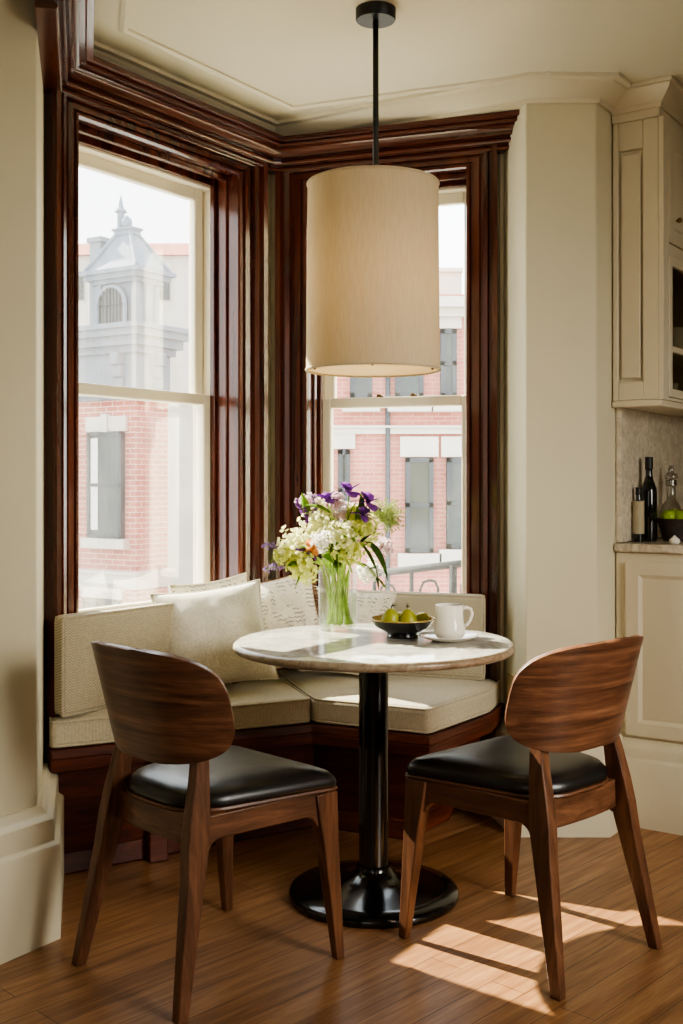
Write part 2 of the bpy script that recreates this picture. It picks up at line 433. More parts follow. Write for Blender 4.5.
# plaster crown around the bay and the column, ceiling bead
crown = [(0, 2.532), (.012, 2.532), (.016, 2.545), (.028, 2.547), (.042, 2.558), (.07, 2.580), (.078, 2.590), (.098, 2.593), (.10, ZC), (0, ZC)]
m = MB(); SB = FB(.60, 0, 0).xy; CE = Vector((.66, 3.86))
m.sweep([E+uA*1.2, E, QA, CB, CE, COL[1], COL[1]+dA*.15], crown, 1 if (lambda d, n: Vector((-d.y, d.x)).dot(n))(CB-QA, nA) > 0 else -1)
struct(m.build('trim_1', M['trim'], auto=35))
m = MB(); m.prism([CB, CE, (.70, 3.95), FB(1.0, -.02, 0).xy, FB(.0, -.02, 0).xy], 2.533, ZC); struct(m.build('trim_2', M['trim']))
def inn(p, q): return p+q
kA = (nA+nB)/(1+nA.dot(nB))
lN = Vector((-(QA-E).y, (QA-E).x)).normalized(); lN = lN if lN.x > 0 else -lN
kL = (nA+lN)/(1+nA.dot(lN))
bead = [(-.014, 2.606), (-.014, 2.598), (0, 2.593), (.014, 2.598), (.014, 2.606)]
m = MB(); m.sweep([E+lN*.24, QA+kL*.24, CB+kA*.24, (.71, 3.765)], bead, 1); struct(m.build('trim_3', M['ceiling'], auto=35))

# mahogany cornice above the windows
corn = [(0, 2.425), (.052, 2.425), (.056, 2.428), (.058, 2.433), (.056, 2.438), (.050, 2.441), (.050, 2.447), (.070, 2.447), (.074, 2.451), (.075, 2.457), (.071, 2.462), (.066, 2.464), (.066, 2.469),
        (.084, 2.469), (.086, 2.474), (.090, 2.484), (.098, 2.491), (.108, 2.495), (.108, 2.500), (.126, 2.500), (.130, 2.503), (.132, 2.508), (.128, 2.512), (.150, 2.514), (.152, 2.530), (0, 2.530)]
m = MB(); sg = 1 if Vector((-(CB-QA).y, (CB-QA).x)).dot(nA) > 0 else -1
ca = FA(.075, 0, 0).xy; cb2 = FB(.105, 0, 0).xy
m.sweep([(QA+(E-QA)*1.3), QA, FA(.05, 0, 0).xy, FB(.05, 0, 0).xy, FB(1.02, 0, 0).xy], corn, sg)
struct(m.build('trim_4', M['mahogany_c'], auto=30))

# baseboards
bbp = [(0, 0), (.062, 0), (.062, .245), (.058, .252), (.05, .256), (.046, .262), (.046, .300), (.043, .318), (.03, .326), (.024, .334), (.012, .350), (0, .350)]
m = MB(); m.sweep([NW, E, QA+(E-QA)*.06], bbp, -1 if Vector((-(E-NW).y, (E-NW).x)).dot(nA) < 0 else 1)
struct(m.build('baseboard_left', M['trim'], auto=30))
m = MB(); m.sweep([FB(.93, 0, 0).xy, COL[0], COL[1], COL[1]+dA*.13], bbp, -1)
struct(m.build('baseboard_right', M['trim'], auto=30))

# ------------------------------------------------------------------ windows
def window(idx, F, op, wl, wr):
    t0, t1, z0, z1 = op
    o = struct(empty(f'window_{idx}'))
    # casing: stepped moulding, s from opening edge to outer edge
    prof = [(0, 0), (0, .022), (.03, .03), (.12, .032), (.16, .022), (.20, .022), (.23, .034), (.42, .034), (.46, .026), (.52, .026), (.56, .044), (.70, .05), (.74, .04), (.80, .04), (.84, .058), (1, .06), (1, 0)]
    inner = [(t0, 0), (t0, z1), (t1, z1), (t1, 0)]; outer = [(t0-wl, 0), (t0-wl, z1+.075), (t1+wr, z1+.075), (t1+wr, 0)]
    m = MB(); m.loft([[F(i[0]+(u[0]-i[0])*s, b, i[1]+(u[1]-i[1])*s) for s, b in prof] for i, u in zip(inner, outer)], True)
    m.build('casing', M['mahogany'], o, auto=25)
    # jamb boards with stops
    m = MB()
    for a, b2 in ((t0-.022, t0), (t1, t1+.022)): m.box(a, b2, -.104, .004, z0, z1, F)
    m.box(t0-.022, t1+.022, -.104, .004, z1, z1+.022, F)
    for dd, th in ((-.05, .010), (-.104, .016)):
        m.box(t0, t0+th, dd, dd+.022, z0, z1, F); m.box(t1-th, t1, dd, dd+.022, z0, z1, F); m.box(t0, t1, dd, dd+.022, z1-th*2.2, z1, F)
    m.build('jamb', M['mahogany'], o, bevel=.003)
    m = MB()
    for a, b2 in ((t0-.022, t0), (t1, t1+.022)): m.box(a, b2, -.205, -.104, z0, z1, F)
    m.box(t0-.022, t1+.022, -.205, -.104, z1-.042, z1+.022, F)
    m.build('outer_frame', M['sash'], o, bevel=.003)
    m = MB(); m.box(t0-.022, t1+.022, -.26, .02, z0-.022, z0, F); m.build('sill', M['sash'], o, bevel=.004)
    zm = 1.55
    def sash(zb, zt, d0, d1, st, top, bot, lock):
        m = MB()
        m.box(t0+.001, t0+st, d1, d0, zb, zt, F); m.box(t1-st, t1-.001, d1, d0, zb, zt, F)
        m.box(t0+st, t1-st, d1, d0, zt-top, zt, F); m.box(t0+st, t1-st, d1, d0, zb, zb+bot, F)
        s = m.build('sash', M['sash'], o, bevel=.006)
        m = MB(); dm = (d0+d1)/2; m.box(t0+st-.008, t1-st+.008, dm-.002, dm+.002, zb+bot-.008, zt-top+.008, F)
        m.build('pane', M['pane'], s)
        if lock:
            for f in (.40, .62):
                t = t0+(t1-t0)*f; m = MB()
                m.box(t-.014, t+.014, d1+.006, d0-.006, zt, zt+.006, F)
                m.box(t-.014, t+.004, d0-.02, d0-.008, zt+.006, zt+.012, F)
                m.build('sash_lock', M['brass'], s, bevel=.002)
        return s
    sash(1.512, z1-.036, -.150, -.184, .048, .048, .038, False)
    sash(z0+.001, zm, -.105, -.143, .048, .04, .085, idx == 2)
    return o
window(1, FA, A_OPEN, .135, .119)
window(2, FB, B_OPEN, .123, .124)

# ------------------------------------------------------------------ camera
cam = bpy.data.cameras.new('camera'); co = bpy.data.objects.new('camera', cam); C.objects.link(co)
co.location = (0, 0, HZ); co.rotation_euler = (PI/2, 0, 0)
cam.sensor_fit = 'VERTICAL'; cam.sensor_height = 36; cam.lens = 36*FPX/1024; cam.shift_y = -(512-YH)/1024
cam.clip_start = .05; cam.clip_end = 300
SC.camera = co

# ------------------------------------------------------------------ corner bench
ZS, ZB = .49, .405
FL = Vector((-.88, 3.358)); FI = Vector((-.097, 3.73)); FR = Vector((.278, 3.55)); ER = Vector((.52, 3.89))
EW = ER-nB*.213
FLW = FA(1.14, .01, 0).xy
def offs(path, d):
    P = path; out = []
    for i, p in enumerate(P):
        ds = []
        if i > 0: ds.append((P[i]-P[i-1]).normalized())
        if i < len(P)-1: ds.append((P[i+1]-P[i]).normalized())
        ns = [Vector((-q.y, q.x)) for q in ds]
        mm = ns[0] if len(ns) == 1 else (ns[0]+ns[1])/(1+ns[0].dot(ns[1]))
        out.append(p+mm*d)
    return out
front = [FL, FI, FR, ER]
CBi = CB+(nA+nB).normalized()*.01
def bench_poly(d):
    f = offs(front, d)
    e = f[3]; ew = e-nB*((e-CB).dot(nB)-.005)
    fl = f[0]
    if (fl-CB).dot(nA) < .06: fl = FA(1.165, .05, 0).xy
    flw = FA(1.145, .004, 0).xy
    return [flw, fl, f[1], f[2], e, ew, CBi]
bench = thing('corner_bench', 'built-in mahogany corner bench under the two windows', 'bench', (-.1, 3.9, 0))
m = MB(); m.prism(bench_poly(-.004), ZB-.07, ZB-.03, bench_poly(-.012)); m.prism(bench_poly(-.012), ZB-.03, ZB-.001); m.build('seat_board', M['mahogany_h'], bench, bevel=.004)
m = MB(); m.prism(bench_poly(.17), .07, ZB-.069, bench_poly(.045)); m.build('base_panel', M['mahogany_h'], bench, auto=30)
m = MB(); m.prism(bench_poly(.165), 0, .07, bench_poly(.168)); m.build('plinth', M['mahogany_h'], bench, bevel=.006)
# carved scroll bracket under the left run
dF = (FI-FL).normalized(); nF = Vector((dF.y, -dF.x))
bp = FL+dF*.35
prof = [(0, .335), (.075, .335), (.085, .32), (.075, .295), (.05, .28), (.042, .255), (.055, .225), (.062, .19), (.05, .15), (.03, .12), (.025, .085), (.03, .0), (-.10, .0), (-.10, .335)]
m = MB(); rings = []
for k in (-.03, .03):
    rings.append([Vector((bp.x+dF.x*k+nF.x*(b-.075), bp.y+dF.y*k+nF.y*(b-.075), z)) for b, z in prof])
m.loft(rings); m.build('bracket', M['mahogany_h'], bench, bevel=.004)

def cushion(name, label, poly, z0, z1, mat, puff=.012, bev=.018, group=None):
    c = sum((Vector(p) for p in poly), Vector((0, 0)))/len(poly)
    t = thing(name, label, 'cushion', (c.x, c.y, z0), group=group)
    m = MB(); n = len(poly)
    sh = [c+(Vector(p)-c)*.72 for p in poly]
    vs = [(p[0], p[1], z0) for p in poly]+[(p[0], p[1], z1) for p in poly]+[(p[0], p[1], z1+puff) for p in sh]
    fs = [tuple(range(n-1, -1, -1)), tuple(range(2*n, 3*n))]
    for i in range(n):
        j = (i+1) % n
        fs += [(i, j, n+j, n+i), (n+i, n+j, 2*n+j, 2*n+i)]
    m.add(vs, fs); m.build('cover', mat, t, bevel=bev, seg=3)
    m = MB()
    for z in (z0+.008, z1-.004):
        pts = []
        for i, p in enumerate(poly):
            p = Vector(p); a = Vector(poly[i-1]); b = Vector(poly[(i+1) % n]); r = min(.022, (a-p).length*.4, (b-p).length*.4)
            p0 = p+(a-p).normalized()*r; p1 = p+(b-p).normalized()*r
            for k in range(4):
                s = k/3; q = p0*(1-s)**2+p*2*s*(1-s)+p1*s*s; q = q+(c-q).normalized()*.004
                pts.append((q.x, q.y, z))
        m.tube(pts, .0045, 6, closed=True)
    m.build('piping', mat, t, smooth=True)
    return t
sL = fabric('seat_linen_left', (198, 187, 160), 0, .005); sR = fabric('seat_linen_right', (198, 187, 160), .36, .005)
g = .002
mid = FI-(FI-CB).normalized()*.0
lp = [FLW+Vector((.001, 0)), FL, FI+Vector((-.004, 0)), CBi+Vector((-.006, -.06))]
rp = [FI+Vector((.004, 0)), FR, ER, EW+nB*.01, CBi+Vector((.006, -.06))]
cushion('seat_cushion', 'beige linen bench seat cushion under the left window', lp, ZB, ZS, sL, .012)
cushion('seat_cushion', 'beige linen bench seat cushion behind the table, along the right window', rp, ZB, ZS, sR, .012)

def back_cushion(F, poly, label, mat):
    # poly in (t, b); upright pad with slightly domed front
    t = None; pts = [F(a, b, 0) for a, b in poly]
    c = sum(pts, Vector())/len(pts)
    t = thing('back_cushion', label, 'cushion', (c.x, c.y, ZS+.004))
    (tb0, b0), (tf0, b1), (tf1, _), (tb1, _) = poly
    z0, z1 = ZS+.014, .805; N, K = 10, 6
    m = MB(); vs = []; fs = []
    for k in range(K+1):
        for i in range(N+1):
            u, w = i/N, k/K
            dome = .016*(1-abs(2*u-1)**4)*(1-abs(2*w-1)**4)
            vs.append(F(tf0+(tf1-tf0)*u, b1+dome, z0+(z1-z0)*w))
    nb = len(vs)
    for k in (0, K):
        for i in range(N+1):
            u, w = i/N, k/K
            vs.append(F(tb0+(tb1-tb0)*u, b0, z0+(z1-z0)*w))
    for k in range(K):
        for i in range(N): fs.append((k*(N+1)+i, k*(N+1)+i+1, (k+1)*(N+1)+i+1, (k+1)*(N+1)+i))
    lo = nb; hi = nb+N+1
    for i in range(N):
        fs.append((lo+i, lo+i+1, i+1, i)); fs.append((K*(N+1)+i, K*(N+1)+i+1, hi+i+1, hi+i)); fs.append((lo+i+1, lo+i, hi+i, hi+i+1))
    fs.append(tuple([lo]+[k*(N+1) for k in range(K+1)]+[hi])); fs.append(tuple([lo+N]+[k*(N+1)+N for k in range(K+1)]+[hi+N]))
    m.add(vs, fs); m.build('cover', mat, t, bevel=.014, seg=3)
    m = MB()
    for tb, b in ((0, b1-.004), (1, b0+.006)):
        a0, a1 = (tf0, tf1) if tb == 0 else (tb0, tb1)
        d = .016*(1 if a1 > a0 else -1)
        q = []
        for (ta, z, cx, cz) in ((a0, z0, 1, 1), (a0, z1, 1, -1), (a1, z1, -1, -1), (a1, z0, -1, 1)):
            A1 = F(ta+.002*cx, b, z+cz*.02); Bm = F(ta+.004*cx, b, z+cz*.004); C1 = F(ta+cx*.02, b, z+.002*cz)
            q += [A1, Bm, C1] if (cx*cz > 0) == (True) and False else ([A1, Bm, C1] if cz < 0 and cx > 0 or cz > 0 and cx < 0 else [C1, Bm, A1])
        m.tube(q, .0045, 6, closed=True)
    m.build('piping', mat, t, smooth=True)
    return t
angA = math.atan2(uA.y, uA.x); angB = math.atan2(uB.y, uB.x)
hA = fabric('herringbone_left', (196, 184, 156), -angA, herring=True); hB = fabric('herringbone_right', (200, 189, 162), -angB, herring=True)
back_cushion(FA, [(.06, .064), (.11, .125), (1.185, .125), (1.165, .064)], 'long herringbone back cushion below the left window', hA)
back_cushion(FB, [(.06, .064), (.11, .125), (.885, .125), (.875, .064)], 'shorter herringbone back cushion behind the table below the right window', hB)

# ------------------------------------------------------------------ pillows
def pillow(label, loc, w, h, th, yaw, lean, roll, mat, fringe=False, seed=0):
    # width axis along +x rotated by yaw; leaning backwards by lean
    t = thing('throw_pillow', label, 'pillow', (loc[0], loc[1], loc[2]))
    R = Matrix.Rotation(yaw, 3, 'Z') @ Matrix.Rotation(-lean, 3, 'X') @ Matrix.Rotation(roll, 3, 'Y')
    N = 26; m = MB()
    def pt(u, v, s):
        pinx = 1-.07*(1-v*v)*0-.09*(1-v*v); piny = 1-.09*(1-u*u)
        prof = max(0, (1-abs(u)**2.3)*(1-abs(v)**2.3))**.62
        wr = noise.noise(Vector((u*2.4+seed*5, v*2.4, s*3+seed)))*.012*prof+noise.noise(Vector((u*5+seed*9, v*5, s)))*.006*prof
        x = u*w/2*pinx; z = v*h/2*piny; y = -s*(th/2*prof)+wr
        return Vector(loc)+R @ Vector((x, y, z))+Vector((0, 0, 0))
    grid = {}
    vs = []
    for s in (1, -1):
        for k in range(N+1):
            for i in range(N+1):
                u, v = -1+2*i/N, -1+2*k/N
                if s == -1 and (i in (0, N) or k in (0, N)): grid[(s, i, k)] = grid[(1, i, k)]; continue
                grid[(s, i, k)] = len(vs); m.uv[len(vs)] = (i/N, k/N); vs.append(pt(u, v, s))
    fs = []
    for s in (1, -1):
        for k in range(N):
            for i in range(N):
                q = [grid[(s, i, k)], grid[(s, i+1, k)], grid[(s, i+1, k+1)], grid[(s, i, k+1)]]
                fs.append(tuple(q if s == 1 else q[::-1]))
    zmin = min(v.z for v in vs); dz = (ZS+.012)-zmin if loc[2] < ZS+.4 else 0
    vs = [v+Vector((0, 0, dz)) for v in vs]
    m.add(vs, fs); m.build('cover', mat, t, smooth=True)
    edge = [grid[(1, i, 0)] for i in range(N)]+[grid[(1, N, k)] for k in range(N)]+[grid[(1, i, N)] for i in range(N, 0, -1)]+[grid[(1, 0, k)] for k in range(N, 0, -1)]
    mm = MB(); mm.tube([vs[i] for i in edge], .003, 5, closed=True); mm.build('seam', mat if not fringe else M['fringe'], t, smooth=True)
    if fringe:
        mf = MB(); rnd = random.Random(3)
        for k in range(1, N):
            for q in range(5):
                p = vs[grid[(1, N, k)]]+(vs[grid[(1, N, min(N, k+1))]]-vs[grid[(1, N, k)]])*(q/5)
                d = R @ Vector((rnd.uniform(.010, .022), rnd.uniform(-.014, .006), rnd.uniform(-.010, .008)))
                mf.tube([p, p+d*.6, p+d+Vector((0, 0, -.004))], .0016, 4)
        mf.build('fringe', M['fringe'], t)
    return t
pillow('plain cream linen throw pillow on the left of the bench', (-.435, 3.80, .68), .39, .355, .19, math.radians(18), math.radians(20), math.radians(-6), M['pillow'], seed=1)
pillow('script-printed throw pillow with brown fringe beside the plain pillow', (-.25, 4.03, .68), .38, .35, .15, math.radians(14), math.radians(18), math.radians(-10), M['script'], True, seed=2)
pillow('script-printed throw pillow behind the flower vase', (.02, 4.07, .67), .34, .32, .12, math.radians(-18), math.radians(14), math.radians(3), M['script'], seed=3)
pillow('pale pillow mostly hidden behind the plain cream pillow', (-.45, 4.0, .67), .34, .36, .09, math.radians(42), math.radians(10), math.radians(-4), M['script'], seed=4)

# ------------------------------------------------------------------ table
TX, TY, TR = .0945, 3.262, .412
tb = thing('pedestal_table', 'round marble topped bistro table on a black pedestal', 'table', (TX, TY, 0))
m = MB(); m.lathe([(0, .722), (TR-.02, .722), (TR-.006, .726), (TR, .734), (TR-.001, .742), (TR-.008, .7485), (TR-.016, .75), (TR*.6, .75), (0, .75)], (TX, TY, 0), 128)
for i, f in enumerate(m.f):
    zz = [m.v[k] for k in f]; r = min((Vector((v.x-TX, v.y-TY))).length for v in zz)
    m.mi[i] = 1 if r > TR-.0195 and min(v.z for v in zz) < .7484 else 0
m.build('table_top', [M['marble'], M['marble_edge']], tb, auto=50)
m = MB(); m.lathe([(0, .05), (.0435, .05), (.0435, .700), (.0435, .700), (0, .700)], (TX, TY, 0), 48); m.build('column', M['black_metal'], tb, auto=40)
m = MB(); m.lathe([(0, .700), (.13, .700), (.13, .722), (0, .722)], (TX, TY, 0), 48); m.build('mounting_plate', M['black_matte'], tb, auto=40)
m = MB(); m.lathe([(0, 0), (.244, 0), (.2495, .006), (.2495, .018), (.243, .026), (.20, .033), (.15, .042), (.105, .052), (.075, .063), (.058, .075), (.052, .084), (.050, .094), (.0435, .096), (0, .096)], (TX, TY, 0), 96)
m.build('base', M['black_metal'], tb, auto=50)

# ------------------------------------------------------------------ pendant lamp
PX_, PY_ = .0925, TY
pd = thing('pendant_lamp', 'drum pendant lamp with cream linen shade hanging over the table', 'lamp', (PX_, PY_, ZC))
cp = (PX_, PY_, 0)
m = MB(); m.lathe([(0, ZC), (.059, ZC), (.059, ZC-.03), (.056, ZC-.034), (0, ZC-.034)], (PX_+.008, PY_, 0), 48); m.build('canopy', M['black_matte'], pd, auto=40)
m = MB(); m.tube([(PX_+.008, PY_, ZC-.03), (PX_+.008, PY_, 2.02)], .0085, 12); m.build('rod', M['black_matte'], pd, smooth=True)
z0, z1, r0, r1 = 1.541, 2.092, .1965, .192
m = MB(); m.lathe([(r0, z0), (r0, z0+.004), (r1, z1-.004), (r1, z1), (r1-.004, z1), (r1-.004, z1-.006), (r0-.004, z0+.006), (r0-.004, z0), (r0, z0)], cp, 96); m.build('lamp_shade', M['shade'], pd, auto=40)
for zz, rr in ((z0+.004, r0), (z1-.003, r1)):
    m = MB(); m.tube([(PX_+rr*math.cos(a*PI/48), PY_+rr*math.sin(a*PI/48), zz) for a in range(96)], .0035, 6, closed=True)
    m.build('rim_tape', M['shade'], pd, smooth=True)
m = MB(); m.lathe([(0, z0+.005), (r0-.006, z0+.005), (r0-.006, z0+.009), (0, z0+.009)], cp, 72); m.build('diffuser', M['diffuser'], pd, auto=40)
for a in (-160, -92, -20):
    m = MB(); p = Vector((PX_+(r0-.016)*math.cos(math.radians(a)), PY_+(r0-.016)*math.sin(math.radians(a)), z0+.002)); m.blob(p, (.004, .004), 8, 6); m.build('screw', M['brass'], pd, smooth=True)
m = MB()
for a in (0, 120, 240):
    m.tube([(PX_+.008, PY_, 2.06), (PX_+(r1-.003)*math.cos(math.radians(a+20)), PY_+(r1-.003)*math.sin(math.radians(a+20)), z1-.02)], .003, 6)
m.build('spider', M['black_matte'], pd, smooth=True)
m = MB(); m.blob((PX_+.008, PY_, 1.93), (.035, .045), 16, 10); m.build('bulb', M['diffuser'], pd, smooth=True)

# ------------------------------------------------------------------ chairs
def rounded(poly, radii, k=8):
    n = len(poly); out = []
    for i, p in enumerate(poly):
        p = Vector(p); a = Vector(poly[i-1]); b = Vector(poly[(i+1) % n]); r = radii[i]
        da = (a-p).normalized(); db = (b-p).normalized()
        ang = da.angle(db); d = r/math.tan(ang/2)
        p0 = p+da*d; p1 = p+db*d
        cen = p+(da+db).normalized()*(r/math.sin(ang/2))
        a0 = math.atan2((p0-cen).y, (p0-cen).x); a1 = math.atan2((p1-cen).y, (p1-cen).x)
        dl = (a1-a0+PI) % (2*PI)-PI
        out += [cen+Vector((math.cos(a0+dl*q/k), math.sin(a0+dl*q/k)))*r for q in range(k+1)]
    return out
def make_chair(label):
    t = thing('dining_chair', label, 'chair', group='walnut dining chairs at the round table')
    def leg(secs):
        m = MB(); rings = []
        for (x, y, z, wx, wy) in secs:
            rings.append([Vector((x-wx/2, y-wy/2, z)), Vector((x+wx/2, y-wy/2, z)), Vector((x+wx/2, y+wy/2, z)), Vector((x-wx/2, y+wy/2, z))])
        m.loft(rings); return m.build('leg', M['walnut_v'], t, bevel=.003, seg=2)
    for s in (-1, 1):
        leg([(s*.212, -.245, 0, .026, .030), (s*.196, -.215, .15, .031, .041), (s*.180, -.185, .30, .034, .052), (s*.172, -.171, .38, .035, .062), (s*.167, -.163, .44, .035, .055), (s*.160, -.152, .51, .033, .043), (s*.151, -.143, .565, .031, .036), (s*.147, -.158, .66, .032, .030), (s*.144, -.186, .745, .026, .014)])
        leg([(s*.224, .245, 0, .022, .026), (s*.217, .232, .15, .030, .038), (s*.210, .219, .30, .036, .051), (s*.207, .212, .37, .038, .064), (s*.204, .208, .428, .038, .072)])
    # side rails with arched ends
    for s in (-1, 1):
        P0 = Vector((s*.205, .19)); P1 = Vector((s*.168, -.15)); d = (P1-P0); L = d.length; d.normalize(); nn = Vector((-d.y, d.x))
        prof = [(0, .434), (L, .434), (L, .342)]
        prof += [(L-.012-.034*(1-math.cos(q*PI/12)), 0.342+.034*math.sin(q*PI/12)) for q in range(1, 7)]
        prof += [(.012+.034*(1-math.cos(q*PI/12)), 0.342+.034*math.sin(q*PI/12)) for q in range(6, 0, -1)]+[(0, .342)]
        m = MB(); m.loft([[Vector((P0.x+d.x*a+nn.x*w, P0.y+d.y*a+nn.y*w, z)) for a, z in prof] for w in (-.012, .012)])
        m.build('side_rail', M['walnut_rail'], t, bevel=.003)
    m = MB(); m.box(-.2, .2, .196, .220, .358, .434); m.build('front_rail', M['walnut_rail'], t, bevel=.003)
    m = MB(); N = 12; rings = []
    for i in range(N+1):
        u = -1+2*i/N; y = -.150-.012*(1-u*u)
        rings.append([Vector((u*.158, y-.011, .362)), Vector((u*.158, y+.011, .362)), Vector((u*.158, y+.011, .434)), Vector((u*.158, y-.011, .434))])
    m.loft(rings); m.build('rear_rail', M['walnut_rail'], t, auto=40)
    out = rounded([(-.233, .266), (.233, .266), (.162, -.178), (-.162, -.178)], [.05, .05, .13, .13], 10)
    cen = Vector((0, .03))
    def ring(sc, z, drop=.008):
        return [Vector((cen.x+(p.x-cen.x)*sc, cen.y+(p.y-cen.y)*sc, z-drop*max(0, (cen.y+(p.y-cen.y)*sc-.12)/.13)**2)) for p in out]
    m = MB(); m.loft([ring(.93, .428, 0), ring(.99, .4315, .004), ring(1.015, .438), ring(1.005, .443), ring(.95, .444)]); m.build('seat_shell', M['walnut_rail'], t, auto=40)
    m = MB(); m.loft([ring(.965, .442), ring(1.0, .447), ring(1.004, .456), ring(.985, .468), ring(.93, .479), ring(.82, .487), ring(.6, .491), ring(.3, .490), ring(.05, .489)]); m.build('seat', M['leather'], t, smooth=True)
    # moulded plywood backrest
    W, H2 = .246, .137; NU, NV = 48, 40; m = MB(); vs = []; fs = []
    for k in range(NV+1):
        w = math.sin((-1+2*k/NV)*PI/2)
        ew = min(.99999, abs(w))
        hw = W*(1-ew**3.5)**(1/3.5) if abs(w) < .9999 else W*.22
        for i in range(NU+1):
            u = -1+2*i/NU; x = u*hw; z = .690+w*H2
            y = -.206-(z-.57)*.27+.115*abs(x/W)**2.4
            vs.append(Vector((x, y, z)))
    for k in range(NV):
        for i in range(NU): a = k*(NU+1)+i; fs.append((a, a+1, a+NU+2, a+NU+1))
    m.add(vs, fs); m.build('backrest', M['walnut_h'], t, solid=.018, bevel=.004, seg=2)
    return t
def dup(root, loc, rz, label):
    r = root.copy(); C.objects.link(r); r.location = loc; r.rotation_euler = (0, 0, rz); r['label'] = label
    for ch in list(root.children):
        c = ch.copy(); C.objects.link(c); c.parent = r
    return r
ch = make_chair('walnut dining chair with black leather seat left of the table')
ch2 = dup(ch, (.499, 2.937, 0), math.atan2(.734, -.68)-PI/2, 'walnut dining chair with black leather seat right of the table, near the cream cabinet')
ch.location = (-.340, 2.823, 0); ch.rotation_euler = (0, 0, math.atan2(.707, .707)-PI/2)

# ------------------------------------------------------------------ table-top things
ZT = .75
VX, VY = -.011, 3.50
vs_ = thing('glass_vase', 'clear glass cylinder vase of flowers on the marble table', 'vase', (VX, VY, ZT))
R0, VH = .0615, .195
m = MB(); m.lathe([(0, ZT+.001), (R0-.004, ZT+.001), (R0, ZT+.006), (R0, ZT+VH), (R0-.002, ZT+VH+.002), (R0-.0035, ZT+VH), (R0-.0035, ZT+.012), (0, ZT+.010)], (VX, VY, 0), 56); m.build('glass', M['clear'], vs_, auto=40)
m = MB(); m.lathe([(0, ZT+.013), (R0-.005, ZT+.013), (R0-.005, ZT+.115), (0, ZT+.115)], (VX, VY, 0), 48); m.build('water', M['water'], vs_, auto=40)

rnd = random.Random(11)
GRP = 'flowers in the glass vase'
def leaf_mesh(m, base, d, L, w, bend=.4, roll=0.0):
    d = Vector(d).normalized(); side = d.cross(Vector((0, 0, 1)))
    if side.length < .05: side = Vector((1, 0, 0))
    side.normalize(); side = Matrix.Rotation(roll, 3, d) @ side; nrm = side.cross(d)
    N = 8; vs = []; fs = []; p = Vector(base); dd = d.copy()
    for i in range(N+1):
        s = i/N; ww = w*math.sin(PI*min(1, .06+.94*s)**.8)*(1 if s < 1 else 0)
        vs += [p-side*ww+nrm*ww*.25, p.copy(), p+side*ww+nrm*ww*.25]
        dd = (dd+Vector((0, 0, -bend/N))).normalized(); p = p+dd*(L/N)
    for i in range(N):
        a = 3*i; fs += [(a, a+1, a+4, a+3), (a+1, a+2, a+5, a+4)]
    m.add(vs, fs)
def petal(m, c, d, L, w, up, curl=.3):
    d = Vector(d).normalized(); side = d.cross(up)
    if side.length < .05: side = d.orthogonal()
    side.normalize(); nn = side.cross(d); c = Vector(c); vs = []
    for s, ww in ((0, .25), (.4, .9), (.75, 1), (1, .35)):
        q = c+d*L*s+nn*curl*L*s*s
        vs += [q-side*w*ww, q+side*w*ww]
    m.add(vs, [(0, 1, 3, 2), (2, 3, 5, 4), (4, 5, 7, 6)])
def rdir(r):
    z = r.uniform(-1, 1); a = r.uniform(0, 2*PI); q = math.sqrt(1-z*z); return Vector((q*math.cos(a), q*math.sin(a), z))
